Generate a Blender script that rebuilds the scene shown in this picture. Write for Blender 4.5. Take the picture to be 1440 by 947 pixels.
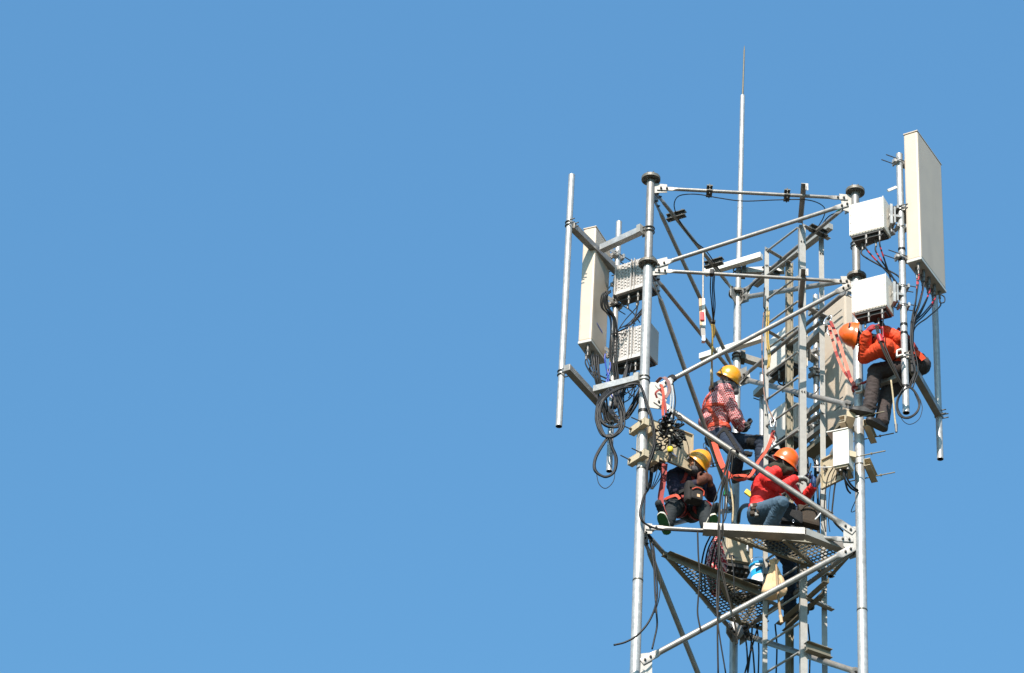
import bpy, bmesh, math, random
import numpy as np
from mathutils import Vector, Matrix, noise
random.seed(7)
for o in list(bpy.data.objects): bpy.data.objects.remove(o)
scene = bpy.context.scene
COL = scene.collection

# ---------------------------------------------------------------- camera
PW, PH = 1440.0, 947.0                 # pixel grid used to read off positions
FOC, PITCH, ROLL = 4370.24, 0.62101, 0.063177
CAM = Vector((0, 0, 1.6))
fw = Vector((0, math.cos(PITCH), math.sin(PITCH)))
up0 = Vector((0, -math.sin(PITCH), math.cos(PITCH)))
rt0 = Vector((1, 0, 0))
cr, sr = math.cos(ROLL), math.sin(ROLL)
RT = rt0 * cr + up0 * sr
UP = rt0 * -sr + up0 * cr
cd = bpy.data.cameras.new('camera'); cam = bpy.data.objects.new('camera', cd); COL.objects.link(cam)
cam.matrix_world = Matrix(((RT.x, UP.x, -fw.x, CAM.x), (RT.y, UP.y, -fw.y, CAM.y), (RT.z, UP.z, -fw.z, CAM.z), (0, 0, 0, 1)))
cd.sensor_width = 36; cd.lens = FOC / PW * 36; cd.clip_start = 0.1; cd.clip_end = 20000
scene.camera = cam

# ---------------------------------------------------------------- sky, sun, exposure
SUN_EL = math.radians(40); SH = Vector((-0.29, -0.957))
to_sun = Vector((SH.x * math.cos(SUN_EL), SH.y * math.cos(SUN_EL), math.sin(SUN_EL))).normalized()
w = bpy.data.worlds.new('World'); scene.world = w; w.use_nodes = True
nt = w.node_tree; nt.nodes.clear()
wo = nt.nodes.new('ShaderNodeOutputWorld'); bg = nt.nodes.new('ShaderNodeBackground'); sky = nt.nodes.new('ShaderNodeTexSky')
sky.sky_type = 'NISHITA'; sky.sun_disc = False; sky.sun_elevation = SUN_EL
sky.sun_rotation = math.atan2(SH.x, SH.y) % (2 * math.pi)
sky.altitude = 0; sky.air_density = 1.0; sky.dust_density = 1.0; sky.ozone_density = 4.0
bg.inputs['Strength'].default_value = 0.15
tint = nt.nodes.new('ShaderNodeMix'); tint.data_type = 'RGBA'; tint.blend_type = 'MULTIPLY'; tint.inputs['Factor'].default_value = 1
tint.inputs['B'].default_value = (0.71, 1.09, 1.08, 1)    # a clear, slightly deeper blue air
gtc = nt.nodes.new('ShaderNodeTexCoord'); gsp = nt.nodes.new('ShaderNodeSeparateXYZ'); gmr = nt.nodes.new('ShaderNodeMapRange'); gmx = nt.nodes.new('ShaderNodeMix')
gmx.data_type = 'RGBA'; gmx.blend_type = 'MULTIPLY'; gmx.inputs['Factor'].default_value = 1   # even out the brightening towards the horizon
gmr.inputs['From Min'].default_value = 0.40; gmr.inputs['From Max'].default_value = 0.75; gmr.inputs['To Min'].default_value = 0.765; gmr.inputs['To Max'].default_value = 1.16
nt.links.new(gtc.outputs['Generated'], gsp.inputs[0]); nt.links.new(gsp.outputs['Z'], gmr.inputs['Value']); nt.links.new(gmr.outputs['Result'], gmx.inputs['B'])
nt.links.new(sky.outputs[0], gmx.inputs['A']); nt.links.new(gmx.outputs['Result'], tint.inputs['A']); nt.links.new(tint.outputs['Result'], bg.inputs[0]); nt.links.new(bg.outputs[0], wo.inputs[0])
sl = bpy.data.lights.new('sun', 'SUN'); sun = bpy.data.objects.new('sun', sl); COL.objects.link(sun)
sl.energy = 5.0; sl.angle = math.radians(0.53); sl.color = (1.0, 0.915, 0.83)
sun.rotation_euler = to_sun.to_track_quat('Z', 'Y').to_euler(); sun.location = (0, 0, 60)
scene.view_settings.view_transform = 'Standard'; scene.view_settings.look = 'None'
scene.view_settings.gamma = 1.0; scene.view_settings.use_curve_mapping = False
scene.view_settings.exposure = 0.64
scene.render.engine = 'CYCLES'
scene.render.resolution_x = 1024; scene.render.resolution_y = 673

# ---------------------------------------------------------------- surveying helpers
def ray(x, y):
    return (fw + RT * ((x - PW / 2) / FOC) - UP * ((y - PH / 2) / FOC))
def at(x, y, Y):                        # the point seen at x, y on the vertical plane Y
    d = ray(x, y); return CAM + d * ((Y - CAM.y) / d.y)
def atz(x, y, z):                       # the point seen at x, y on the level z
    d = ray(x, y); return CAM + d * ((z - CAM.z) / d.z)
def proj(P):
    q = P - CAM; t = q.dot(fw)
    return (PW / 2 + FOC * q.dot(RT) / t, PH / 2 - FOC * q.dot(UP) / t)
def zdown(P, y):                        # straight down (or up) from P until seen at row y
    a, b = P.z - 30, P.z + 30
    for _ in range(40):
        m = (a + b) / 2
        if proj(Vector((P.x, P.y, m)))[1] > y: a = m
        else: b = m
    return Vector((P.x, P.y, (a + b) / 2))
YF, YB = 28.52, 30.60
Z1, Z2, Z3, Z4, Z5 = 24.323, 23.124, 21.287, 19.576, 17.928
LX, RX, BX = 1.51, 3.91, 2.73
V = Vector
ZA = V((0, 0, 1))

# ---------------------------------------------------------------- materials
MATS = {}
def mat(name, col, rough=0.5, metal=0.0, var=0.0, vscale=6.0, bump=0.0, bscale=60.0, spec=None, coat=0.0, dirt=None):
    m = bpy.data.materials.new(name); m.use_nodes = True
    n = m.node_tree.nodes; l = m.node_tree.links; b = n['Principled BSDF']
    b.inputs['Roughness'].default_value = rough; b.inputs['Metallic'].default_value = metal
    b.inputs['Base Color'].default_value = (*col, 1)
    if coat: b.inputs['Coat Weight'].default_value = coat; b.inputs['Coat Roughness'].default_value = 0.15
    if spec is not None: b.inputs['Specular IOR Level'].default_value = spec
    tc = n.new('ShaderNodeTexCoord')
    if var:
        t = n.new('ShaderNodeTexNoise'); t.inputs['Scale'].default_value = vscale; t.inputs['Detail'].default_value = 6; t.inputs['Roughness'].default_value = 0.65
        l.new(tc.outputs['Object'], t.inputs['Vector'])
        r = n.new('ShaderNodeMapRange'); r.inputs['From Min'].default_value = 0.3; r.inputs['From Max'].default_value = 0.7
        r.inputs['To Min'].default_value = 1 - var; r.inputs['To Max'].default_value = 1 + var * 0.6
        l.new(t.outputs['Fac'], r.inputs['Value'])
        mx = n.new('ShaderNodeMix'); mx.data_type = 'RGBA'; mx.blend_type = 'MULTIPLY'; mx.inputs['Factor'].default_value = 1
        mx.inputs['A'].default_value = (*col, 1); l.new(r.outputs['Result'], mx.inputs['B'])
        out = mx.outputs['Result']
        if dirt:
            t2 = n.new('ShaderNodeTexNoise'); t2.inputs['Scale'].default_value = dirt[1]; t2.inputs['Detail'].default_value = 5
            mp = n.new('ShaderNodeMapping'); mp.inputs['Scale'].default_value = (1, 1, 0.25)
            l.new(tc.outputs['Object'], mp.inputs['Vector']); l.new(mp.outputs[0], t2.inputs['Vector'])
            r2 = n.new('ShaderNodeMapRange'); r2.inputs['From Min'].default_value = 0.52; r2.inputs['From Max'].default_value = 0.75; r2.inputs['To Max'].default_value = dirt[2]
            l.new(t2.outputs['Fac'], r2.inputs['Value'])
            m2 = n.new('ShaderNodeMix'); m2.data_type = 'RGBA'; l.new(r2.outputs['Result'], m2.inputs['Factor'])
            l.new(out, m2.inputs['A']); m2.inputs['B'].default_value = (*dirt[0], 1); out = m2.outputs['Result']
        l.new(out, b.inputs['Base Color'])
        rr = n.new('ShaderNodeMapRange'); rr.inputs['To Min'].default_value = max(0.05, rough - 0.12); rr.inputs['To Max'].default_value = min(1, rough + 0.12)
        l.new(t.outputs['Fac'], rr.inputs['Value']); l.new(rr.outputs['Result'], b.inputs['Roughness'])
    if bump:
        t3 = n.new('ShaderNodeTexNoise'); t3.inputs['Scale'].default_value = bscale; t3.inputs['Detail'].default_value = 4
        l.new(tc.outputs['Object'], t3.inputs['Vector'])
        bp = n.new('ShaderNodeBump'); bp.inputs['Strength'].default_value = bump; bp.inputs['Distance'].default_value = 0.01
        l.new(t3.outputs['Fac'], bp.inputs['Height']); l.new(bp.outputs['Normal'], b.inputs['Normal'])
    MATS[name] = m
    return m
mat('galv', (0.285, 0.265, 0.24), 0.42, 0.35, 0.26, 11, 0.15, 90, dirt=((0.20, 0.15, 0.09), 4, 0.45))
mat('galv_bright', (0.40, 0.395, 0.38), 0.40, 0.30, 0.24, 16, 0.12, 120, dirt=((0.27, 0.22, 0.15), 5, 0.35))
mat('galv_warm', (0.23, 0.20, 0.14), 0.5, 0.2, 0.18, 8, 0.1, 90)
mat('galv_flat', (0.33, 0.315, 0.285), 0.52, 0.15, 0.14, 10, 0.1, 90, dirt=((0.36, 0.34, 0.28), 4, 0.3))
mat('dark_steel', (0.10, 0.095, 0.08), 0.5, 0.6, 0.25, 20)
mat('bolt_steel', (0.09, 0.085, 0.075), 0.5, 0.5, 0.2, 30)
mat('flange_steel', (0.17, 0.155, 0.125), 0.5, 0.2, 0.25, 20)  # darker base colour stands in for shade under the flanges
mat('mesh_steel', (0.15, 0.13, 0.09), 0.55, 0.2, 0.3, 20)  # shade on the underside of the grating is put into this dark colour
mat('chrome', (0.75, 0.75, 0.75), 0.2, 0.9, 0.1, 20)
mat('radome', (0.50, 0.415, 0.32), 0.5, 0, 0.07, 3, 0.04, 200, dirt=((0.34, 0.27, 0.20), 3.5, 0.42))
mat('radome_cap', (0.5, 0.49, 0.45), 0.5, 0, 0.08, 5)
mat('white_paint', (0.66, 0.62, 0.55), 0.4, 0, 0.05, 6, 0.03, 150, dirt=((0.55, 0.52, 0.45), 5, 0.25))
mat('grey_cast', (0.50, 0.47, 0.44), 0.45, 0.1, 0.10, 12, 0.06, 120)
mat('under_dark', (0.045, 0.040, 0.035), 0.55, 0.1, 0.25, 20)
mat('beige', (0.54, 0.445, 0.30), 0.45, 0, 0.07, 5, 0.04, 120, dirt=((0.42, 0.37, 0.26), 5, 0.3))
mat('beige_inside', (0.42, 0.345, 0.23), 0.6, 0, 0.1, 8)
mat('cable_black', (0.010, 0.0095, 0.009), 0.5, 0, 0.2, 30, spec=0.3)
mat('cable_grey', (0.035, 0.031, 0.026), 0.8, 0, 0.2, 30, spec=0.15)
mat('cable_blue', (0.02, 0.05, 0.35), 0.4, 0, 0.1, 30)
mat('connector', (0.17, 0.16, 0.145), 0.45, 0.4, 0.2, 40)
mat('green_tape', (0.01, 0.16, 0.10), 0.5, 0, 0.1, 20)
mat('red_tape', (0.42, 0.014, 0.020), 0.5, 0, 0.1, 20)
mat('white_tape', (0.7, 0.68, 0.64), 0.5, 0, 0.1, 20)
mat('yellow_rope', (0.48, 0.32, 0.08), 0.8, 0, 0.25, 60, 0.5, 200)
mat('tan_rope', (0.50, 0.40, 0.24), 0.85, 0, 0.3, 60, 0.5, 200)
mat('web_orange', (0.52, 0.060, 0.024), 0.7, 0, 0.15, 40, 0.3, 260)
mat('web_pink', (0.62, 0.155, 0.10), 0.75, 0, 0.15, 40, 0.3, 260)
mat('web_red', (0.27, 0.022, 0.016), 0.7, 0, 0.2, 40, 0.3, 260)
mat('web_grey', (0.22, 0.21, 0.19), 0.8)
mat('web_faded', (0.26, 0.14, 0.13), 0.8, 0, 0.3, 40)
mat('web_faded2', (0.22, 0.13, 0.10), 0.8, 0, 0.3, 40)
mat('rope_pale', (0.45, 0.45, 0.44), 0.8, 0, 0.3, 60)
mat('bag_wood', (0.30, 0.19, 0.10), 0.7, 0, 0.3, 20)
mat('green_plastic', (0.01, 0.22, 0.06), 0.4)
mat('wood', (0.62, 0.40, 0.24), 0.7, 0, 0.2, 12)
mat('helmet_yellow', (0.72, 0.30, 0.008), 0.28, 0, 0.04, 5, coat=0.4, dirt=((0.55, 0.22, 0.01), 9, 0.4))
mat('helmet_orange', (0.78, 0.115, 0.008), 0.30, 0, 0.04, 5, coat=0.3, dirt=((0.6, 0.10, 0.01), 9, 0.35))
mat('helmet_white', (0.62, 0.62, 0.60), 0.35, 0, 0.08, 5, coat=0.3)
mat('jacket_red', (0.66, 0.018, 0.014), 0.75, 0, 0.10, 9, 0.35, 45)
mat('jacket_orange', (0.66, 0.052, 0.005), 0.75, 0, 0.10, 9, 0.35, 45)
mat('jacket_navy', (0.010, 0.007, 0.024), 0.85, 0, 0.2, 9, 0.35, 45)
mat('jeans_dark', (0.010, 0.019, 0.040), 0.85, 0, 0.3, 14, 0.3, 90)
mat('jeans_lit', (0.055, 0.100, 0.145), 0.85, 0, 0.3, 14, 0.3, 90)
mat('jeans_grey', (0.012, 0.016, 0.018), 0.85, 0, 0.4, 12, 0.3, 90)
mat('trousers_brown', (0.042, 0.029, 0.026), 0.85, 0, 0.25, 9, 0.3, 70)
mat('black_cloth', (0.007, 0.006, 0.006), 0.85, 0, 0.3, 20, 0.3, 80)
mat('mask_olive', (0.022, 0.021, 0.011), 0.85, 0, 0.2, 20, 0.3, 80)
mat('mask_grey', (0.11, 0.10, 0.105), 0.9, 0, 0.75, 28, 0.3, 80)
mat('skin', (0.34, 0.15, 0.085), 0.5, 0, 0.1, 12)
mat('glove_grey', (0.34, 0.34, 0.32), 0.8, 0, 0.5, 40, 0.4, 150)
mat('glove_brown', (0.12, 0.035, 0.016), 0.8, 0, 0.3, 40, 0.4, 150)
mat('glove_black', (0.02, 0.018, 0.018), 0.7, 0, 0.3, 40, 0.4, 150)
mat('glove_red', (0.30, 0.010, 0.014), 0.7, 0, 0.2, 40, 0.4, 150)
mat('glove_blue', (0.03, 0.08, 0.22), 0.7, 0, 0.5, 40, 0.4, 150)
mat('boot_black', (0.009, 0.008, 0.007), 0.6, 0, 0.3, 30, 0.2, 80)
mat('boot_grey', (0.06, 0.06, 0.045), 0.7, 0, 0.3, 30, 0.2, 80)
mat('sole_brown', (0.05, 0.045, 0.035), 0.7, 0, 0.3, 30)
mat('sole_green', (0.03, 0.13, 0.035), 0.65, 0, 0.2, 30, 0.2, 150)
mat('shoe_cream', (0.58, 0.54, 0.44), 0.7, 0, 0.1, 30)
mat('bag_brown', (0.045, 0.030, 0.018), 0.85, 0, 0.3, 10, 0.3, 60)
mat('bag_black', (0.022, 0.018, 0.016), 0.85, 0, 0.3, 10, 0.3, 60)
mat('sack_tan', (0.66, 0.43, 0.24), 0.95, 0, 0.18, 7, 0.6, 14)
mat('bucket_blue', (0.02, 0.30, 0.58), 0.4, 0, 0.05, 5)
mat('bucket_white', (0.72, 0.76, 0.78), 0.4, 0, 0.05, 5)
mat('yellow_plastic', (0.75, 0.55, 0.02), 0.5, 0, 0.15, 20)
mat('ink', (0.01, 0.01, 0.01), 0.5)
mat('ink_grey', (0.22, 0.22, 0.21), 0.5)
mat('ground', (0.050, 0.044, 0.024), 0.95, 0, 0.4, 0.05)

def plaid(name, base, line, scale, dark=None, width=0.3):
    m = mat(name, base, 0.85, 0, 0, 1)
    n = m.node_tree.nodes; l = m.node_tree.links; b = n['Principled BSDF']
    tc = n.new('ShaderNodeTexCoord'); mp = n.new('ShaderNodeMapping'); l.new(tc.outputs['Object'], mp.inputs['Vector'])
    mp.inputs['Rotation'].default_value = (0.35, 0.25, 0.6)
    sep = n.new('ShaderNodeSeparateXYZ'); l.new(mp.outputs[0], sep.inputs[0])
    outs = []
    for ax in ('X', 'Z'):
        a = n.new('ShaderNodeMath'); a.operation = 'MULTIPLY'; a.inputs[1].default_value = scale; l.new(sep.outputs[ax], a.inputs[0])
        f = n.new('ShaderNodeMath'); f.operation = 'FRACT'; l.new(a.outputs[0], f.inputs[0])
        c = n.new('ShaderNodeMath'); c.operation = 'LESS_THAN'; c.inputs[1].default_value = width; l.new(f.outputs[0], c.inputs[0])
        outs.append(c)
    ad = n.new('ShaderNodeMath'); ad.operation = 'MAXIMUM'; l.new(outs[0].outputs[0], ad.inputs[0]); l.new(outs[1].outputs[0], ad.inputs[1])
    mx = n.new('ShaderNodeMix'); mx.data_type = 'RGBA'; l.new(ad.outputs[0], mx.inputs['Factor'])
    mx.inputs['A'].default_value = (*base, 1); mx.inputs['B'].default_value = (*line, 1); out = mx.outputs['Result']
    if dark:
        a = n.new('ShaderNodeTexVoronoi'); a.inputs['Scale'].default_value = scale * 1.3; l.new(tc.outputs['Object'], a.inputs['Vector'])
        c = n.new('ShaderNodeMath'); c.operation = 'LESS_THAN'; c.inputs[1].default_value = 0.36; l.new(a.outputs['Distance'], c.inputs[0])
        m2 = n.new('ShaderNodeMix'); m2.data_type = 'RGBA'; l.new(c.outputs[0], m2.inputs['Factor'])
        l.new(out, m2.inputs['A']); m2.inputs['B'].default_value = (*dark, 1); out = m2.outputs['Result']
    l.new(out, b.inputs['Base Color'])
plaid('plaid_red', (0.42, 0.022, 0.032), (0.60, 0.40, 0.38), 46, None, 0.28)
plaid('plaid_dark', (0.36, 0.02, 0.03), (0.62, 0.42, 0.36), 22, (0.02, 0.015, 0.02), 0.22)

# ---------------------------------------------------------------- mesh collector
class MB:
    def __init__(s): s.v = []; s.f = []; s.m = []; s.s = []
    def add(s, vs, fs, mi=0, smooth=False):
        o = len(s.v); s.v += [tuple(v) for v in vs]
        for f in fs: s.f.append([i + o for i in f]); s.m.append(mi); s.s.append(smooth)
        return s
    def build(s, name, mats, parent=None, loc=None):
        if isinstance(mats, str): mats = [mats]
        if parent is not None: off = world_loc(parent)
        elif loc is not None: off = V(loc)
        else:
            a = np.array(s.v); off = V(((a[:, 0].min() + a[:, 0].max()) / 2, (a[:, 1].min() + a[:, 1].max()) / 2, a[:, 2].min()))
        me = bpy.data.meshes.new(name)
        me.from_pydata([(x - off.x, y - off.y, z - off.z) for x, y, z in s.v], [], s.f)
        for mm in mats: me.materials.append(MATS[mm])
        me.polygons.foreach_set('material_index', s.m); me.polygons.foreach_set('use_smooth', s.s)
        bm = bmesh.new(); bm.from_mesh(me); bmesh.ops.recalc_face_normals(bm, faces=bm.faces); bm.to_mesh(me); bm.free()
        me.update()
        o = bpy.data.objects.new(name, me); COL.objects.link(o)
        if parent is not None: o.parent = parent
        else: o.location = off
        return o
def world_loc(o):
    p = V(o.location); q = o.parent
    while q is not None: p = p + V(q.location); q = q.parent
    return p
def tag(o, label=None, cat=None, group=None, kind=None):
    if label: o['label'] = label
    if cat: o['category'] = cat
    if group: o['group'] = group
    if kind: o['kind'] = kind
    return o
def thing(name, label, cat, loc, group=None):
    o = bpy.data.objects.new(name, None); COL.objects.link(o); o.location = loc; o.empty_display_size = 0.1
    return tag(o, label, cat, group)
def frame(d, hint=ZA):
    d = d.normalized(); x = d.cross(hint)
    if x.length < 1e-4: x = d.cross(V((1, 0, 0)))
    x.normalize(); return x, x.cross(d).normalized()      # side, up
def cyl(mb, a, b, r, r2=None, n=16, mi=0, caps=True, smooth=True):
    r2 = r if r2 is None else r2
    d = b - a; x, y = frame(d); vs = []
    for p, rr in ((a, r), (b, r2)):
        for i in range(n):
            t = 2 * math.pi * i / n; vs.append(p + (x * math.cos(t) + y * math.sin(t)) * rr)
    mb.add(vs, [(i, (i + 1) % n, n + (i + 1) % n, n + i) for i in range(n)], mi, smooth)
    if caps: mb.add(vs[:n], [list(range(n))], mi); mb.add(vs[n:], [list(range(n))], mi)
    return mb
def pipe(mb, a, b, r, t=0.005, n=20, mi=0, mi_in=None):    # open pipe with wall thickness
    d = (b - a).normalized(); x, y = frame(d); ri = r - t
    def ring(p, rr): return [p + (x * math.cos(2 * math.pi * i / n) + y * math.sin(2 * math.pi * i / n)) * rr for i in range(n)]
    R = [ring(a, r), ring(b, r), ring(b, ri), ring(a, ri)]
    vs = sum(R, [])
    q = [(i, (i + 1) % n, n + (i + 1) % n, n + i) for i in range(n)]
    mb.add(vs, q, mi, True)
    mb.add(vs, [(n + i, n + (i + 1) % n, 2 * n + (i + 1) % n, 2 * n + i) for i in range(n)], mi)
    mb.add(vs, [(2 * n + i, 2 * n + (i + 1) % n, 3 * n + (i + 1) % n, 3 * n + i) for i in range(n)], mi if mi_in is None else mi_in, True)
    mb.add(vs, [(3 * n + i, 3 * n + (i + 1) % n, (i + 1) % n, i) for i in range(n)], mi)
    return mb
def par(mb, o, u, v, w_, mi=0, bev=0.0):                   # box spanned by three edge vectors from corner o
    vs = [o, o + u, o + u + v, o + v, o + w_, o + u + w_, o + u + v + w_, o + v + w_]
    fs = [(0, 1, 2, 3), (4, 5, 6, 7), (0, 1, 5, 4), (1, 2, 6, 5), (2, 3, 7, 6), (3, 0, 4, 7)]
    if bev:
        bm = bmesh.new(); bv = [bm.verts.new(p) for p in vs]
        for f in fs: bm.faces.new([bv[i] for i in f])
        bmesh.ops.recalc_face_normals(bm, faces=bm.faces)
        bmesh.ops.bevel(bm, geom=list(bm.edges), offset=bev, segments=2, affect='EDGES', profile=0.6)
        bm.verts.index_update()
        mb.add([v_.co.copy() for v_ in bm.verts], [[x.index for x in f.verts] for f in bm.faces], mi); bm.free()
    else: mb.add(vs, fs, mi)
    return mb
def bx(mb, c, u, v, w_, mi=0, bev=0.0): return par(mb, c - u / 2 - v / 2 - w_ / 2, u, v, w_, mi, bev)
def beam(mb, a, b, wid, hgt, mi=0, hint=ZA, bev=0.0):      # solid bar, wid across, hgt along hint
    d = b - a; x, y = frame(d, hint); return bx(mb, (a + b) / 2, d, x * wid, y * hgt, mi, bev)
def sweep(mb, a, b, prof, mi=0, hint=ZA):                  # closed profile [(x, y)...] along a-b
    d = b - a; x, y = frame(d, hint); n = len(prof)
    vs = [a + x * p + y * q for p, q in prof] + [b + x * p + y * q for p, q in prof]
    mb.add(vs, [(i, (i + 1) % n, n + (i + 1) % n, n + i) for i in range(n)] + [list(range(n)), list(range(n, 2 * n))], mi)
    return mb
def prof_L(a, b, t, sx=1, sy=1): return [(0, 0), (a * sx, 0), (a * sx, t * sy), (t * sx, t * sy), (t * sx, b * sy), (0, b * sy)]
def prof_C(wd, h, t, sx=1):            # channel: web at x=0, flanges towards sx
    return [(0, -h / 2), (wd * sx, -h / 2), (wd * sx, -h / 2 + t), (t * sx, -h / 2 + t), (t * sx, h / 2 - t), (wd * sx, h / 2 - t), (wd * sx, h / 2), (0, h / 2)]
def smooth_path(P, k=6):
    if len(P) < 3: return list(P)
    out = []
    Q = [P[0] * 2 - P[1]] + list(P) + [P[-1] * 2 - P[-2]]
    for i in range(1, len(Q) - 2):
        for j in range(k):
            t = j / k; p0, p1, p2, p3 = Q[i - 1], Q[i], Q[i + 1], Q[i + 2]
            out.append(0.5 * ((2 * p1) + (p2 - p0) * t + (2 * p0 - 5 * p1 + 4 * p2 - p3) * t * t + (3 * p1 - p0 - 3 * p2 + p3) * t ** 3))
    out.append(P[-1]); return out
def tube(mb, P, r, n=8, mi=0, k=6, mats=None):             # smooth bent tube; mats(i/N)->material index
    P = smooth_path(P, k); vs = []; X = None
    for i, p in enumerate(P):
        d = (P[min(i + 1, len(P) - 1)] - P[max(i - 1, 0)])
        if d.length < 1e-7: d = V((0, 0, -1))
        d.normalize()
        if X is None: X, Y = frame(d)
        else:
            X = (X - d * X.dot(d)); X = X.normalized() if X.length > 1e-5 else frame(d)[0]; Y = X.cross(d).normalized()
        rr = r(i / (len(P) - 1)) if callable(r) else r
        vs += [p + (X * math.cos(2 * math.pi * j / n) + Y * math.sin(2 * math.pi * j / n)) * rr for j in range(n)]
    base = len(mb.v); mb.v += [tuple(v) for v in vs]
    for i in range(len(P) - 1):
        m_ = mi if mats is None else mats(i / (len(P) - 1))
        for j in range(n):
            mb.f.append([base + i * n + j, base + i * n + (j + 1) % n, base + (i + 1) * n + (j + 1) % n, base + (i + 1) * n + j]); mb.m.append(m_); mb.s.append(True)
    mb.f.append([base + j for j in range(n)]); mb.m.append(mi); mb.s.append(False)
    mb.f.append([base + (len(P) - 1) * n + j for j in range(n)]); mb.m.append(mi); mb.s.append(False)
    return mb
def ribbon(mb, P, wd, th=0.004, mi=0, side=None, twist=0.0, k=8, mats=None):
    P = smooth_path(P, k); N = len(P); rings = []
    for i, p in enumerate(P):
        d = (P[min(i + 1, N - 1)] - P[max(i - 1, 0)]).normalized()
        s_ = side if side is not None else V((1, 0, 0))
        x = s_ - d * s_.dot(d); x = x.normalized() if x.length > 1e-4 else frame(d)[0]
        x = Matrix.Rotation(twist * i / N, 3, d) @ x
        y = d.cross(x)
        rings.append([p - x * wd / 2 - y * th / 2, p + x * wd / 2 - y * th / 2, p + x * wd / 2 + y * th / 2, p - x * wd / 2 + y * th / 2])
    base = len(mb.v)
    for r_ in rings: mb.v += [tuple(v) for v in r_]
    for i in range(N - 1):
        for j in range(4):
            mb.f.append([base + i * 4 + j, base + i * 4 + (j + 1) % 4, base + i * 4 + 4 + (j + 1) % 4, base + i * 4 + 4 + j]); mb.m.append(mi if mats is None else mats(i / N)); mb.s.append(False)
    for e in (0, N - 1): mb.f.append([base + e * 4 + j for j in range(4)]); mb.m.append(mi); mb.s.append(False)
    return mb
def lathe(mb, c, axis, prof, n=24, mi=0, mats=None, smooth=True):   # prof [(dist along axis, radius)]
    x, y = frame(axis); a = axis.normalized(); base = len(mb.v)
    for h, r in prof: mb.v += [tuple(c + a * h + (x * math.cos(2 * math.pi * j / n) + y * math.sin(2 * math.pi * j / n)) * max(r, 1e-4)) for j in range(n)]
    for i in range(len(prof) - 1):
        for j in range(n):
            mb.f.append([base + i * n + j, base + i * n + (j + 1) % n, base + (i + 1) * n + (j + 1) % n, base + (i + 1) * n + j]); mb.m.append(mi if mats is None else mats[i]); mb.s.append(smooth)
    return mb
def bolt(mb, p, d, r=0.013, h=0.014, mi=1, stud=0.012):
    d = d.normalized(); cyl(mb, p - d * 0.002, p + d * h, r, n=6, mi=mi, smooth=False)
    cyl(mb, p + d * h * 0.5, p + d * (h + stud), r * 0.55, n=6, mi=mi, smooth=False)
def uclamp(mb, c, r, back, mi=0, gap=0.035, rod=0.007, tail=0.06):  # U-bolt pair round a vertical pipe
    b = back.normalized(); s_ = b.cross(ZA).normalized()
    for dz in (-gap / 2, gap / 2):
        pts = []
        for i in range(13):
            t = math.pi * i / 12
            pts.append(c + ZA * dz + s_ * math.cos(t) * (r + rod) - b * math.sin(t) * (r + rod))
        pts = [pts[0] + b * tail] + pts + [pts[-1] + b * tail]
        tube(mb, pts, rod, 8, mi, 2)

# ================================================================ GROUND
g = MB(); n_ = 40; S = 6000
vs = []; fs = []
for i in range(n_ + 1):
    for j in range(n_ + 1): vs.append(((i / n_ * 2 - 1) * S, (j / n_ * 2 - 1) * S, 0))
for i in range(n_):
    for j in range(n_): fs.append((i * (n_ + 1) + j, (i + 1) * (n_ + 1) + j, (i + 1) * (n_ + 1) + j + 1, i * (n_ + 1) + j + 1))
g.add(vs, fs); tag(g.build('ground', 'ground', loc=(0, 0, 0)), kind='structure')

# ================================================================ LATTICE TOWER
FR = V((0, -1, 0))
tower = thing('lattice_tower', 'tall three-legged tower of galvanized steel tubes and braces carrying all the antennas', 'tower', (2.72, 29.2, 0))
def flange(parent, c, r=0.112, rr=0.05):
    mb = MB()
    for z0, z1 in ((-0.018, -0.001), (0.002, 0.018)):
        lathe(mb, c, ZA, [(z0, rr - 0.01), (z0, r), (z1, r), (z1, rr - 0.01)], 32, 0, smooth=False)
    for i in range(8):
        t = 2 * math.pi * (i + 0.35) / 8; p = c + V((math.cos(t), math.sin(t), 0)) * (r - 0.026)
        cyl(mb, p - ZA * 0.034, p - ZA * 0.022, 0.011, n=6, mi=1, smooth=False)
        cyl(mb, p + ZA * 0.024, p + ZA * 0.036, 0.012, n=6, mi=1, smooth=False)
        cyl(mb, p + ZA * 0.03, p + ZA * 0.052, 0.006, n=6, mi=1, smooth=False)
    for i in range(4):                                     # stiffener webs under the plate
        t = 2 * math.pi * (i + 0.6) / 4; dd = V((math.cos(t), math.sin(t), 0)); s_ = dd.cross(ZA) * 0.003
        q = c + dd * (rr - 0.004)
        mb.add([q + ZA * -0.026 - s_, q + dd * 0.04 + ZA * -0.026 - s_, q - ZA * 0.07 - s_, q + ZA * -0.026 + s_, q + dd * 0.04 + ZA * -0.026 + s_, q - ZA * 0.07 + s_],
               [(0, 1, 2), (3, 4, 5), (0, 1, 4, 3), (1, 2, 5, 4), (2, 0, 3, 5)], 0)
    return mb.build('flange', ['flange_steel', 'bolt_steel'], parent)
def leg(x, y, segs, seams):
    mb = MB()
    for k, (z0, z1, r) in enumerate(segs): cyl(mb, V((x, y, z0)), V((x, y, z1)), r, n=32, mi=2 * (k > 0))  # upper segment in darker steel: its browner reflection is painted as colour
    for z, r in seams:
        lathe(mb, V((x, y, z)), ZA, [(-0.012, r - 0.001), (-0.008, r + 0.003), (0.008, r + 0.003), (0.012, r - 0.001)], 32, 1)
    o = mb.build('leg', ['galv_bright', 'dark_steel', 'galv'], tower); return o
lgL = leg(LX, YF, [(0, Z2 - 0.02, 0.0555), (Z2 - 0.02, Z1 + 0.05, 0.047)], [(20.32, 0.0555), (18.9, 0.0555)])
tag(lgL, None)
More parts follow.
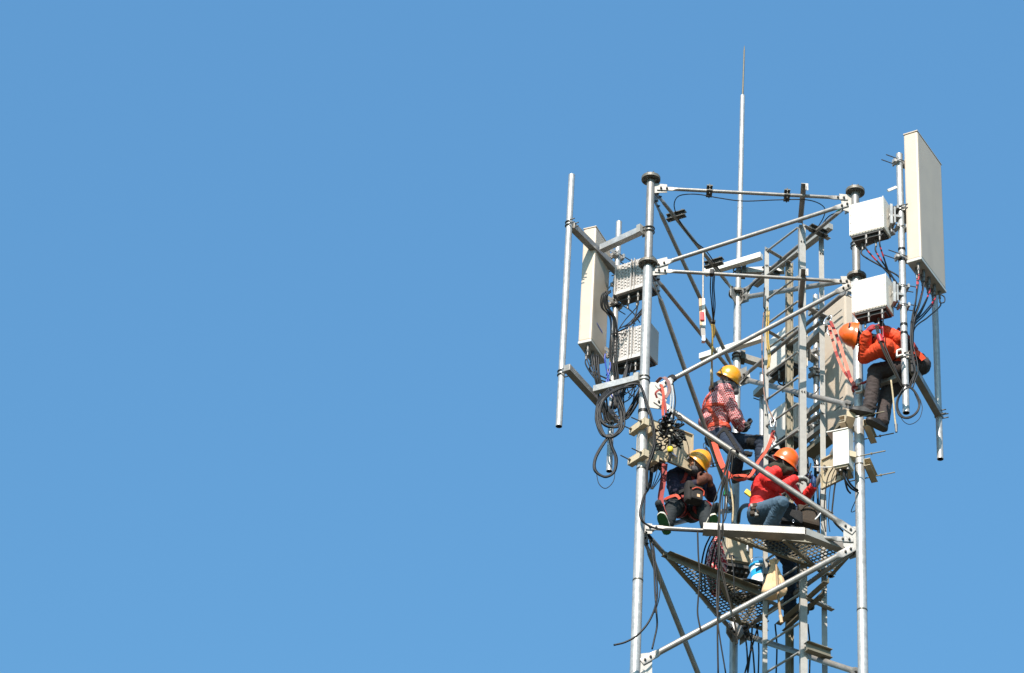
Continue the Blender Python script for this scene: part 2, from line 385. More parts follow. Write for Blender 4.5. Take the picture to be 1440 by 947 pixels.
flange(lgL, V((LX, YF, Z1 + 0.075)), 0.112, 0.047); flange(lgL, V((LX, YF, Z2 + 0.03)), 0.112, 0.055)
lgR = leg(RX, YF - .01, [(0, Z2 + 0.0, 0.0555), (Z2 + 0.0, Z1 + 0.05, 0.047)], [(20.55, 0.0555), (18.7, 0.0555)])
flange(lgR, V((RX, YF - .01, Z1 + 0.07)), 0.112, 0.047); flange(lgR, V((RX, YF - .01, Z2 + 0.02)), 0.112, 0.055)
lgB = leg(BX, YB, [(0, Z1 + 0.02, 0.0475)], [(20.2, 0.0475)])
flange(lgB, V((BX, YB, Z1 + 0.03)), 0.112, 0.047); 

def strut(a, b, r, facing, plate=0.17, bolts=True, ends=(1, 1)):
    """round brace whose ends are flattened and double bolted to a gusset"""
    mb = MB(); d = (b - a); L = d.length; dn = d / L
    fn = (facing - dn * facing.dot(dn)).normalized(); s_ = dn.cross(fn)
    n = 16
    def sec(t):                      # (half thickness, half width)
        e = min(t, L - t)
        side = 0 if t < L / 2 else 1
        if not ends[side]: return r, r
        if e <= plate: return 0.006, r * 1.38
        if e < plate + 0.07:
            k = (e - plate) / 0.07; k = k * k * (3 - 2 * k)
            return 0.006 + (r - 0.006) * k, r * 1.38 + (r - r * 1.38) * k
        return r, r
    ts = [0, plate * .5, plate] + [plate + 0.07 * i / 5 for i in range(1, 6)] + [L - plate - 0.07 * i / 5 for i in range(5, 0, -1)] + [L - plate, L - plate * .5, L]
    vs = []
    for t in ts:
        h, wd = sec(t)
        for i in range(n):
            c_, s2 = math.cos(2 * math.pi * i / n), math.sin(2 * math.pi * i / n)
            if h < r * 0.5:          # squarish flat
                c_ = math.copysign(abs(c_) ** 0.5, c_); s2 = math.copysign(abs(s2) ** 0.5, s2)
            vs.append(a + dn * t + fn * (h * c_) + s_ * (wd * s2))
    fs = []
    for i in range(len(ts) - 1):
        for j in range(n): fs.append((i * n + j, i * n + (j + 1) % n, (i + 1) * n + (j + 1) % n, (i + 1) * n + j))
    mb.add(vs, fs, 0, True); mb.add(vs[:n], [list(range(n))]); mb.add(vs[-n:], [list(range(n))])
    if bolts:
        for e, pp in ((0, a), (1, b)):
            if not ends[e]: continue
            sg = 1 if e == 0 else -1
            for q in (0.045, 0.115): bolt(mb, pp + dn * sg * q + fn * 0.006, fn, 0.014, 0.016)
    return mb.build('strut', ['galv', 'bolt_steel'], tower)
def S2(x0, y0, Y0, x1, y1, Y1, r, facing, **k): return strut(at(x0, y0, Y0), at(x1, y1, Y1), r, facing, **k)
Yf = YF - 0.012
# front face
S2(924, 265, Yf, 1192, 279, Yf, 0.0215, FR)
S2(921, 374.5, Yf, 1196, 286, Yf, 0.0255, FR)
S2(921, 380.5, Yf, 1196, 396.5, Yf, 0.0215, FR)
S2(1197, 400, Yf, 924, 545, Yf, 0.0275, FR)
S2(922, 562.5, Yf, 1201, 748.5, Yf, 0.0315, FR)
S2(908, 741.5, Yf, 1200, 759.5, Yf, 0.024, FR)
S2(1201, 770, Yf, 902, 931, Yf, 0.033, FR)
strut(at(900, 945, Yf), V((RX - 0.06, Yf, 16.2)), 0.033, FR)
nLB = V((YB - YF, -(BX - LX), 0)).normalized() * -1        # outward of the left-back face
nLB = V((-0.865, 0.5, 0)); nRB = V((0.865, 0.5, 0))
# left-back face
S2(921, 270, YF + .08, 1033, 411, YB - .06, 0.0225, -nLB)
S2(919, 279, YF + .07, 1035, 528, YB - .05, 0.024, -nLB)
S2(918, 386, YF + .07, 1035, 531, YB - .06, 0.0235, -nLB)
S2(920, 397, YF + .06, 1030.5, 713, YB - .05, 0.027, -nLB)
S2(908, 746, YF + .06, 1030, 716, YB - .05, 0.028, -nLB)
S2(903, 744, YF + .07, 1034, 892, YB - .06, 0.0265, -nLB)
S2(903, 752, YF + .06, 1034, 1078, YB - .05, 0.030, -nLB)
# right-back face
S2(1194, 287, YF + .08, 1041, 414, YB - .06, 0.023, -nRB)
S2(1041, 419.5, YB - .05, 1198, 393.5, YF + .07, 0.031, -nRB)
S2(1199, 402, YF + .08, 1040, 534, YB - .06, 0.024, -nRB)
S2(1043, 533, YB - .05, 1199, 571, YF + .07, 0.032, -nRB)
S2(1200, 582, YF + .06, 1042, 884, YB - .06, 0.030, -nRB)
S2(1200, 775, YF + .08, 1042, 889, YB - .06, 0.027, -nRB)
S2(1046, 893, YB - .05, 1213, 948, YF + .07, 0.034, -nRB)
# lower body, below the frame, so that the tower stands on the ground
levels = [Z5, 16.2, 14.4, 12.5, 10.5, 8.4, 6.2, 3.9, 1.5]
corners = [V((LX, YF, 0)), V((RX, YF, 0)), V((BX, YB, 0))]
for i in range(1, len(levels) - 1):
    for c in range(3):
        A, B = corners[c], corners[(c + 1) % 3]; dd = (B - A).normalized() * 0.07
        z0, z1 = levels[i], levels[i + 1]
        out = (dd.cross(ZA)).normalized()
        if i % 2 == 0: A, B, dd = B, A, -dd
        strut(A + dd + ZA * z0, B - dd + ZA * z1, 0.032, out)
        strut(A + dd + ZA * (z0 - .12), B - dd + ZA * (z0 - .12), 0.026, out)

def gusset(pts, Y=None, th=0.010, mbx=None):
    """flat plate from a list of 3-D corner points, thickened along its normal"""
    mb = MB() if mbx is None else mbx
    nrm = (pts[1] - pts[0]).cross(pts[2] - pts[0]).normalized() * th / 2
    n = len(pts); vs = [p + nrm for p in pts] + [p - nrm for p in pts]
    mb.add(vs, [list(range(n)), list(range(n, 2 * n))] + [(i, (i + 1) % n, n + (i + 1) % n, n + i) for i in range(n)])
    return mb
def G(poly, Y, name='gusset_plate', parent=None):
    o = gusset([at(x, y, Y) for x, y in poly]).build(name, 'galv_flat', parent or tower); return o
Yg = YF - 0.0
G([(917, 258), (938, 260), (938, 271), (917, 272)], Yg)
G([(914, 368), (938, 362), (940, 372), (938, 386), (914, 388)], Yg)
G([(1180, 273), (1200, 275), (1200, 300), (1186, 296)], Yg)
G([(1182, 389), (1202, 389), (1202, 412), (1186, 408)], Yg)
G([(910, 538), (930, 538), (938, 546), (938, 563), (930, 576), (910, 573)], Yg)
G([(1188, 741), (1206, 741), (1207, 774), (1191, 774), (1186, 768), (1186, 748)], Yg)
G([(901, 736), (917, 737), (917, 751), (901, 751)], Yg)
G([(898, 920), (917, 918), (917, 960), (898, 960)], Yg)
def G3(leg_xy, z0, z1, toward, w_):                        # vertical plate standing out from a leg
    c = V((leg_xy[0], leg_xy[1], 0)); t = (V((toward[0], toward[1], 0)) - c).normalized()
    a = c + t * 0.04; b = c + t * w_
    mb = gusset([a + ZA * z0, b + ZA * (z0 + 0.04), b + ZA * (z1 - 0.04), a + ZA * z1]); mb.build('gusset_plate', 'galv_flat', tower)
Lp, Rp, Bp = (LX, YF), (RX, YF), (BX, YB)
for p, q, zs in ((Lp, Bp, (Z1, Z2, Z4)), (Rp, Bp, (Z1, Z2, Z3, Z4)), (Bp, Lp, (Z1, Z2, Z3 + .05, Z4)), (Bp, Rp, (Z1, Z2, Z4))):
    for z in zs: G3(p, z - 0.17, z + 0.06, q, 0.20)
# lightning rod on the back leg
rod = thing('lightning_rod', 'slender lightning rod rising from the back leg to the highest point of the picture', 'lightning rod', V((BX, YB, Z1 + 0.09)))
rt_, rb_ = at(1044.3, 135, YB), V((BX + .005, YB, Z1 + 0.056))
mb = MB(); cyl(mb, rb_, rt_, 0.034, 0.030, n=24)
k1 = rb_.lerp(rt_, .42); cyl(mb, k1 - ZA * .02, k1 + ZA * .02, 0.0345, n=24)
mb.build('mast', 'galv_bright', rod)
mb = MB(); st = at(1046.8, 66, YB); cyl(mb, rt_ - ZA * .03, rt_.lerp(st, .93), 0.0125, 0.010, n=12); cyl(mb, rt_.lerp(st, .93), st + ZA * .02, 0.010, 0.002, n=12)
cyl(mb, rt_ - ZA * .002, rt_ + ZA * .012, 0.029, 0.016, n=20)
mb.build('spike', 'mesh_steel', rod)

# ---------------------------------------------------------------- cable trays clipped along the top struts
def saddle(x, y, Y, label, along, ln=0.14, tilt=0):
    """two small slotted plates bolted above and below a strut to hold cables"""
    c = at(x, y, Y); a = along.normalized(); s_ = a.cross(ZA).normalized()
    mb = MB()
    for dz in (0.034, -0.034):
        bx(mb, c + ZA * dz, s_ * ln, a * 0.07, ZA * 0.010)
        bx(mb, c + ZA * (dz - .014 * (1 if dz > 0 else -1)) , s_ * ln, a * 0.008, ZA * 0.024)
    for k in (-.5, .5):
        p = c + a * 0.045 * k * 0 + s_ * ln * k * 0.6
        cyl(mb, p - ZA * 0.07, p + ZA * 0.075, 0.007, n=8, mi=1); cyl(mb, p + ZA * .036, p + ZA * .052, 0.013, n=6, mi=1); cyl(mb, p - ZA * .052, p - ZA * .036, 0.013, n=6, mi=1)
    o = mb.build('cable_clamp', ['dark_steel', 'bolt_steel']); tag(o, label, 'clamp', 'cable clamps along the top struts'); return o
XR = V((1, 0, 0))
G([(1040, 874), (1051, 877), (1053, 899), (1040, 908)], YB - .055)
G([(1040, 522), (1054, 524), (1056, 538), (1040, 544)], YB - .055)
G([(1041, 408), (1054, 410), (1053, 424), (1041, 428)], YB - .055)
dLB = V((BX - LX, YB - YF, 0)); dRB = V((RX - BX, YF - YB, 0))
saddle(997.5, 269, YF, 'dark bolted cable clamp left of the middle of the topmost front strut', XR)
saddle(1106.5, 275, YF, 'dark bolted cable clamp near the right end of the topmost front strut', XR)
saddle(951, 303.5, 29.08, 'bolted clamp plate on the top left side strut, nearest the left leg', dLB, 0.24)
saddle(1004, 370, 29.98, 'bolted clamp plate lower on the top left side strut, near the lightning rod', dLB, 0.24)
saddle(1151, 325, 29.2, 'bolted clamp plate on the top right side strut, beside the right leg', dRB, 0.24)
saddle(1085, 383, 30.0, 'bolted clamp plate on the top right side strut, near the back leg', dRB, 0.24)

# ================================================================ LADDER COLUMN
lz = at(1124, 316, 29.11).z
s1 = at(1124, 316, 29.11); s2 = atz(1075.5, 350, lz); s4 = atz(1158.5, 334, lz); s3 = atz(1109.5, 370, lz)
e12 = (s2 - s1); e12.z = 0; e14 = (s4 - s1); e14.z = 0
a12, a14 = e12.normalized(), e14.normalized()
lad = thing('ladder', 'tall steel ladder column of angle uprights standing inside the tower', 'ladder', V((s1.x, s1.y, 0)))
def stile(p, wa, wb, da, db, t=0.007, m='galv_flat', top=0.0):
    mb = MB(); z1 = p.z + top
    o = V((p.x, p.y, 8.0)); h = ZA * (z1 - 8.0)
    par(mb, o, da * wa, db * t, h); par(mb, o + db * t, da * t, db * (wb - t), h)
    for i in range(22):                                    # splice bolts now and then
        z = z1 - 0.25 - i * 0.72
        if i % 3 == 0:
            for q in (.3, .7): bolt(mb, o + da * wa * q - db * 0.001 + ZA * (z - 8.0), -db, 0.009, 0.008)
    return mb.build('stile', [m, 'bolt_steel'], lad)
stile(s1, 0.078, 0.06, V((1, 0.15, 0)).normalized(), V((-.15, 1, 0)))
stile(s2, 0.052, 0.06, V((1, 0.1, 0)).normalized(), V((0, 1, 0)))
stile(s4, 0.062, 0.06, V((1, 0.1, 0)).normalized() * -1, V((0, 1, 0)))
c0 = V((s3.x, s3.y, 8.0)); mb = MB(); u = V((1, 0.1, 0)).normalized(); vv = V((-0.1, 1, 0)).normalized()
par(mb, c0 - u * 0.045, u * 0.09, vv * 0.006, ZA * (lz - 8.0)); par(mb, c0 - u * 0.045, u * 0.006, vv * -0.035, ZA * (lz - 8.0)); par(mb, c0 + u * 0.039, u * 0.006, vv * -0.035, ZA * (lz - 8.0))
par(mb, c0 + u * 0.004 - vv * .012, u * 0.012, vv * 0.01, ZA * (lz - 8.0))
mb.build('stile', 'galv_warm', lad)
mb = None
z = lz - 0.03
k = 0
while z > 9:
    mb = MB(); a = V((s1.x, s1.y, z)) + a12 * 0.03; b = V((s2.x, s2.y, z)) + V((0.03, 0.0, 0))
    cyl(mb, a, b, 0.0135, n=12); mb.build('rung', 'galv_flat', lad); z -= 0.362; k += 1
# cross angles tying the column: front-right ties, long tray bars
def tie(p, q, w_=0.05, h=0.05, m='galv_flat', name='cross_bar', par_=None):
    mb = MB(); sweep(mb, p, q, prof_L(w_, h, 0.006)); return mb.build(name, m, par_ or lad)
for z in (lz - 0.02, lz - 1.2, lz - 3.9, lz - 5.15, lz - 6.6):
    tie(V((s1.x, s1.y, z)) + a14 * 0.05, V((s4.x, s4.y, z)) + a14 * .06, 0.06, 0.06)
for z in (lz - 0.02, lz - 1.22, lz - 3.0, lz - 4.9, lz - 6.5):
    tie(V((s2.x, s2.y, z)), V((s3.x, s3.y, z)), 0.05, 0.05)
for z in (lz - 1.25, lz - 2.55, lz - 5.0):
    p, q = V((s3.x, s3.y, z)), V((s4.x, s4.y, z)); tie(p, q, 0.05, 0.07)
# slotted brackets from the front struts back to the ladder
for yy, yb, zz in ((256, 316, lz + .02), (376, 437, lz - 1.2)):
    p = at(1131, yy + 16, YF - .03); p.z = p.z + 0.0; q = V((s1.x + .03, s1.y, p.z)) ; p = V((p.x, YF - .16, p.z))
    mb = MB(); par(mb, p + V((0, 0, -.045)), q - p, V((0.006, 0, 0)), ZA * 0.09)
    par(mb, p + V((-.05, 0, 0.039)), q - p, V((0.05, 0, 0)), ZA * 0.006)
    par(mb, p + V((0.006, 0.03, -.03)), V((0.03, 0, 0)), V((0, 0.006, 0)), ZA * 0.10)
    mb.build('bracket', 'galv', lad)
# I-beam bolted low on the ladder
p = atz(1133.5, 909, at(1133.5, 909, 29.05).z); q = atz(1168, 921, p.z)
mb = MB(); d_ = (q - p)
for hz in (-0.05, 0.05): beam(mb, p + ZA * hz, q + ZA * hz, 0.085, 0.008)
beam(mb, p, q, 0.008, 0.092)
mb.build('cross_bar', 'galv_warm', lad)

# ================================================================ PLATFORMS of expanded metal
def inside(pt, poly):
    c = False; n = len(poly)
    for i in range(n):
        (x1, y1), (x2, y2) = poly[i], poly[(i + 1) % n]
        if (y1 > pt[1]) != (y2 > pt[1]) and pt[0] < (x2 - x1) * (pt[1] - y1) / (y2 - y1) + x1: c = not c
    return c
def platform(label, pts, z, along, rim=0.055, joist=True):
    t = thing('platform', label, 'platform', V((sum(p.x for p in pts) / len(pts), sum(p.y for p in pts) / len(pts), z)), 'expanded metal work platforms')
    poly = [(p.x, p.y) for p in pts]; mb = MB()
    a = V((along.x, along.y, 0)).normalized(); b = V((-a.y, a.x, 0))
    c = V((sum(p[0] for p in poly) / len(poly), sum(p[1] for p in poly) / len(poly), z + rim * 0.42))
    LW, SW = 0.078, 0.037                                   # long and short way of the mesh
    nv = int(1.6 / SW); nu = int(1.8 / LW)
    for j in range(-nv, nv):
        for i in range(-nu * 2, nu * 2):
            v0 = j * SW; up_ = 1 if (i + j) % 2 == 0 else -1
            p0 = c + a * (i * LW / 2) + b * (v0 - up_ * SW * 0.5 * .92); p1 = c + a * ((i + 1) * LW / 2) + b * (v0 + up_ * SW * 0.5 * .92)
            m_ = (p0 + p1) / 2
            if not inside((m_.x, m_.y), poly): continue
            beam(mb, p0 + ZA * .004 * up_ + ZA * random.uniform(-.003, .003), p1 - ZA * .004 * up_ + ZA * random.uniform(-.003, .003), 0.0065, 0.015)
    mb.build('mesh_grating', 'mesh_steel', t)
    n = len(pts); cen = V((c.x, c.y, 0))
    for i in range(n):
        p, q = V((*poly[i], z)), V((*poly[(i + 1) % n], z))
        mb = MB(); d = (q - p).normalized(); x, y = frame(d)
        inw = 1 if ((cen - V((p.x, p.y, 0))).dot(x)) > 0 else -1
        sweep(mb, p - d * 0.01, q + d * 0.01, [(s_ * inw, t_) for s_, t_ in prof_L(0.045, rim, 0.006)]); mb.build('rim', 'galv_warm', t)
    if joist:
        p = (V((*poly[0], z)) + V((*poly[1], z))) / 2; q = V((*poly[2], z)) if n == 3 else (V((*poly[2], z)) + V((*poly[3 % n], z))) / 2
        mb = MB(); beam(mb, p + ZA * .0, q + ZA * .0, 0.04, 0.03); mb.build('joist', 'galv_warm', t)
    return t
zp = Z4 + 0.02
pf1 = platform('upper right work platform of wire mesh, crouching red-jacketed worker on it', [atz(996, 747, zp), atz(1207, 771, zp), atz(1169, 813, zp), atz(1148, 802, zp)], zp, XR)
zq = at(934, 781, 28.98).z
pf2 = platform('lower left work platform of wire mesh carrying coiled cable below the grey cabinet', [atz(934, 781, zq), atz(1083, 842, zq), atz(1077, 889, zq), atz(1006, 867, zq)], zq, V((1, .15, 0)))
# long bright channel lying along the front edge of the upper platform, with its return to the right leg
t = thing('toe_board', 'bright galvanized channel forming the front lip of the upper platform', 'channel beam', at(1060, 745, YF))
p = at(989, 739.5, YF - .13); q = atz(1132, 746.5, p.z); r_ = atz(1187, 768, p.z)
mb = MB(); sweep(mb, p, q, prof_C(0.14, 0.082, 0.008, -1)); mb.build('channel', 'galv', t)
mb = MB(); sweep(mb, q + (r_ - q).normalized() * .02, r_, prof_C(0.10, 0.080, 0.008, -1)); mb.build('channel', 'galv_flat', t)
mb = MB(); p = at(938, 778, 28.93); q = atz(1066, 829, p.z); sweep(mb, p, q, [(0, 0), (.06, 0), (.06, -.006), (.006, -.006), (.006, -.075), (0, -.075)])
tag(mb.build('edge_angle', 'galv_warm'), 'dull brown steel angle along the rear edge of the lower left platform', 'steel angle')
mb = MB(); sweep(mb, at(1134, 775, 29.75), at(1170, 845, 29.1) * 0 + atz(1201, 779, at(1134, 775, 29.75).z), prof_L(.05, .06, .006)); 
# cross beams round the ladder below the platform
tie(at(1098, 880, 29.75), atz(1166, 820, at(1098, 880, 29.75).z), .07, .07, 'galv_warm')
tie(at(1105, 889, 29.8), atz(1160, 838, at(1105, 889, 29.8).z), .05, .08, 'mesh_steel')

# ================================================================ ANTENNA MOUNTS
def sqbar(mb, a, b, s=0.085, mi=0): return beam(mb, a, b, s, s, mi, bev=0.004)
def flatdir(a, b): d = b - a; d.z = 0; return d.normalized()
def mount(label, legxy, legr, arms, cross, pipes, extra=None, group='antenna mounting frames'):
    """arms / cross: list of (a, b); pipes: list of (top, bottom, r)"""
    t = thing('antenna_mount', label, 'mounting frame', cross[0][0], group)
    for a, b in arms:
        mb = MB(); sqbar(mb, a, b, .08); mb.build('arm', 'galv_bright', t)
        d = flatdir(b, a)                                   # a is the leg end
        lc = V((legxy[0], legxy[1], a.z)); mb = MB()
        uclamp(mb, lc, legr, (b - lc).normalized() * 1.0 if True else d, 1, 0.05, 0.008, 0.05)
        s_ = d.cross(ZA)
        bx(mb, a + d * 0.01, d * 0.010, s_ * 0.12, ZA * 0.11)
        par(mb, a + d * 0.005 - s_ * .060 - ZA * .055, -d * .045, s_ * 0.006, ZA * 0.11); par(mb, a + d * 0.005 + s_ * .054 - ZA * .055, -d * .045, s_ * 0.006, ZA * 0.11)
        mb.build('clamp', ['galv_flat', 'dark_steel'], t)
    for a, b in cross:
        mb = MB(); sqbar(mb, a, b, .08); mb.build('crossbar', 'galv', t)
    for tp, bt, r in pipes:
        mb = MB(); pipe(mb, bt, tp, r, 0.005, 24, 0, 1); cyl(mb, tp - ZA * .004, tp + ZA * 0.003, r + .001, n=24)
        mb.build('pipe', ['galv_bright', 'under_dark'], t)
        for a, b in cross:
            z = a.z; ax = flatdir(a, b); pc = V((tp.x, tp.y, z))
            tt = (pc - a).dot(ax); cp = a + ax * tt; bk = (cp - pc); bk.z = 0
            mb = MB(); uclamp(mb, pc, r, bk, 0, 0.05, 0.007, 0.10); mb.build('u_bolt', 'dark_steel', t)
    return t
# left mount
za = at(908, 324, YF).z; zb = at(904, 534, YF).z
def mk_left():
    A = []; C = []
    for z, arm, cr in ((za, ((903, 324), (846, 350)), ((804, 318), (867, 381))), (zb, ((899, 533), (836, 549)), ((797, 517), (866, 592)))):
        A.append((atz(*arm[0], z), atz(*arm[1], z))); C.append((atz(*cr[0], z), atz(*cr[1], z)))
    return A, C
A, C = mk_left()
off = lambda c: V((-0.05, -0.0, 0))
p1 = C[0][0] + V((0.0, -0.02, 0)) ; p1 = atz(800.5, 316, za); pt = zdown(V((p1.x, p1.y, za)), 247); pb = zdown(pt, 600)
Y2 = C[0][1].y - 0.02; pt2 = at(870.5, 313, Y2); pb2 = zdown(pt2, 663)
print('left mount', za, zb, p1, pt, pb, pt2, pb2, proj(pb), proj(pb2), C)
mount('bare left mounting frame of square arms holding two upright pipes', (LX, YF), 0.05, A, C, [(pt, pb, 0.037), (pt2, pb2, 0.035)])
P2L = pt2
# right mount
zr1 = at(1205, 346, YF).z; zr2 = at(1207, 551, YF).z
A = []; C = []
a = atz(1212, 549, zr2); b = atz(1262, 530, zr2); c0_ = atz(1273, 500, zr2); c1_ = atz(1322, 586, zr2)
A.append((a, b)); C.append((c0_, c1_))
dz = V((0, 0, zr1 - zr2))
A.append((a + dz, b + dz)); C.append((c0_ + dz, c1_ + dz))
d = flatdir(c0_, c1_)
Yp5 = c0_.y + 0.03; pt5 = at(1264.5, 218, Yp5); pb5 = zdown(pt5, 581)
Yp6 = c1_.y - 0.03; x6 = at(1320, 580, Yp6); pt6 = zdown(x6, 398); pb6 = zdown(x6, 646)
print('right mount', zr1, zr2, pt5, pb5, x6, proj(pt5), proj(pb5), Yp5, Yp6, A, C)
mount('right mounting frame with its lower arm, crossbar and two upright pipes below the tall panel', (RX, YF), 0.05, A, C, [(pt5, pb5, 0.0385), (pt6, pb6, 0.037)])
# rear mount: two white arms crossing the back leg and the crossbars behind the ladder
zc1 = at(1037, 367, 30.46).z; zc2 = at(1037, 487, 30.46).z
A = []; C = []
for z, w0, w1, c0_, c1_ in ((zc1, (991, 384), (1071, 360), (1062, 400), (1168, 318)), (zc2, (985, 503), (1072, 475.5), (1063, 555), (1165, 455))):
    A.append((atz(*w0, z), atz(*w1, z))); C.append((atz(*c0_, z), atz(*c1_, z)))
t3 = thing('antenna_mount', 'rear mounting frame, its two white arms crossing the back leg behind the ladder', 'mounting frame', C[0][0], 'antenna mounting frames')
for a, b in A: mb = MB(); sqbar(mb, a, b, 0.078); mb.build('arm', 'white_paint', t3)
for a, b in C: mb = MB(); sqbar(mb, a, b, 0.08); mb.build('crossbar', 'galv_flat', t3)
for z, q in ((zc1, (1103, 380)), (zc2, (1100, 520))):
    a = V((BX + .05, YB, z - 0.06)); b = atz(*q, z - .06); mb = MB(); sqbar(mb, a, b, 0.08); mb.build('arm', 'galv_flat', t3)
    mb = MB(); uclamp(mb, V((BX, YB, z - .06)), 0.048, V((1, .2, 0)), 0, .05, .008, .06); bx(mb, V((BX + .07, YB, z - .06)), V((.05, 0, 0)), V((0, .14, 0)), ZA * .12); mb.build('clamp', 'dark_steel', t3)
P3Y = 30.62
pt7 = at(1147, 416, P3Y); pb7 = zdown(pt7, 665)
mb = MB(); pipe(mb, pb7, pt7, 0.035, 0.005, 24, 0, 0); mb.build('pipe', 'galv_bright', t3)
pt8 = at(1072, 525, C[1][0].y + .05); pb8 = zdown(pt8, 640); mb = MB(); pipe(mb, pb8, pt8, 0.035, 0.005, 24, 0, 0); mb.build('pipe', 'galv_bright', t3)
mb = MB(); uclamp(mb, V((pt8.x, pt8.y, zc2)), .035, V((-1, -.5, 0)), 0, .05, .007, .1); mb.build('u_bolt', 'dark_steel', t3)

# ================================================================ PANEL ANTENNAS
def panel(label, pn, pl, pr, Yn, ybot, depth_l, nconn, strip=True, tilt=0.0):
    """pn: near top corner pixel; pl / pr: top corners left and right; Yn its distance"""
    N = at(*pn, Yn); L = atz(*pl, N.z); R = atz(*pr, N.z); B = zdown(N, ybot); h = N.z - B.z
    u = (L - N); v = (R - N)
    vn = v.normalized(); un = V((vn.y, -vn.x, 0)); un = un if un.dot(u) > 0 else -un
    u = un * u.length
    t = thing('panel_antenna', label, 'antenna', B + u / 2 + v / 2)
    print(label[:20], 'w', v.length, 'd', u.length, 'h', h)
    mb = MB(); par(mb, B + ZA * .02, u, v, ZA * (h - .035), 0, 0.022); mb.build('radome', 'radome', t)
    mb = MB(); par(mb, N + u * -.01 + v * -.01 - ZA * 0.016, u * 1.02, v * 1.02, ZA * 0.016, 0, 0.005); mb.build('top_cap', 'radome', t)
    mb = MB(); par(mb, B + u * -.01 + v * -.01 - ZA * .012, u * 1.02, v * 1.02, ZA * 0.034, 0, 0.006); mb.build('bottom_cap', 'radome_cap', t)
    for i in range(nconn):
        f = (i + .7) / (nconn + .4); c = B + u * (0.35 + .3 * (i % 2)) + v * f - ZA * .012; mb = MB()
        cyl(mb, c, c - ZA * .03, .019, n=12); cyl(mb, c - ZA * .03, c - ZA * .075, .0145, n=12); cyl(mb, c - ZA * .075, c - ZA * .10, .017, n=6, smooth=False); cyl(mb, c - ZA * .10, c - ZA * .15, .010, n=10)
        mb.build('connector', 'connector', t)
    return t, N, B, u, v, h
def pbracket(t, pipec, r, target, z, name='bracket'):
    """clamp that ties an antenna to its pipe"""
    c = V((pipec.x, pipec.y, z)); d = V((target.x - c.x, target.y - c.y, 0)); L = d.length; d.normalize(); s_ = d.cross(ZA); mb = MB()
    for sg in (-1, 1):
        bx(mb, c + d * sg * (r + .012), d * .022, s_ * 0.13, ZA * .06)
        bx(mb, c + d * sg * (r + .03), d * .03, s_ * 0.05, ZA * .045)
    for sg in (-1, 1): cyl(mb, c + s_ * sg * .052 - d * (r + .17), c + s_ * sg * .052 + d * (r + .06), .006, n=8, mi=1)
    for sg in (-1, 1): par(mb, c + d * (r + .02) + s_ * sg * .04 - ZA * .03, d * max(.02, L - r - .02), s_ * .006, ZA * .06)
    return mb.build(name, ['galv_bright', 'bolt_steel'], t)
tL, N, B, u, v, h = panel('cream panel antenna at far left, behind the left mounting frame', (838.5, 317.5), (821.5, 323), (859, 348.5), P2L.y - 0.42, 479, 0, 6)
for f in (.93, .50, .06): pbracket(tL, P2L, .035, B + u * 0 + v * 0.75, B.z + h * f)
PLB = B + u * .5 + v * .5; PLu, PLv = u, v; PLB0 = B
mb = MB(); e = -u.normalized() * 0.0015
for f, dzz in ((0.30, .33),):
    a = B + v * f + ZA * dzz + e * 1.0; b_ = B + v * (f + .38) + ZA * (dzz - .02) + e
    par(mb, a, b_ - a, e, ZA * 0.018)
mb.build('blue_mark', 'cable_blue', tL)
tR, N, B, u, v, h = panel('tallest and widest cream panel antenna, standing at far right', (1290, 183), (1270, 188.5), (1324, 231), Yp5 - 0.16, 363.5, 0, 9)
for f in (.80, .06): pbracket(tR, pt5, .0385, B + u * 1 + v * .2, B.z + h * f)
PRB0, PRu, PRv = B, u, v
t3p, N, B, u, v, h = panel('cream panel antenna partly hidden behind the ladder and the right leg', (1188, 413), (1158, 441), (1207, 421), 30.15, 592, 0, 4)
P3B0, P3u, P3v = B, u, v
for k, zz in enumerate((1.60, 1.50, .32, .22)):             # two slim rails standing off the panel face
    mb = MB(); a = B + u * .35 + ZA * zz - v.normalized() * .05; cyl(mb, a, a + (-u).normalized() * .17, .007, n=8); mb.build('rail', 'galv', t3p)
for f in (.80, .1): pbracket(t3p, pt7, .035, B + u * 1 + v * .5, B.z + h * f)

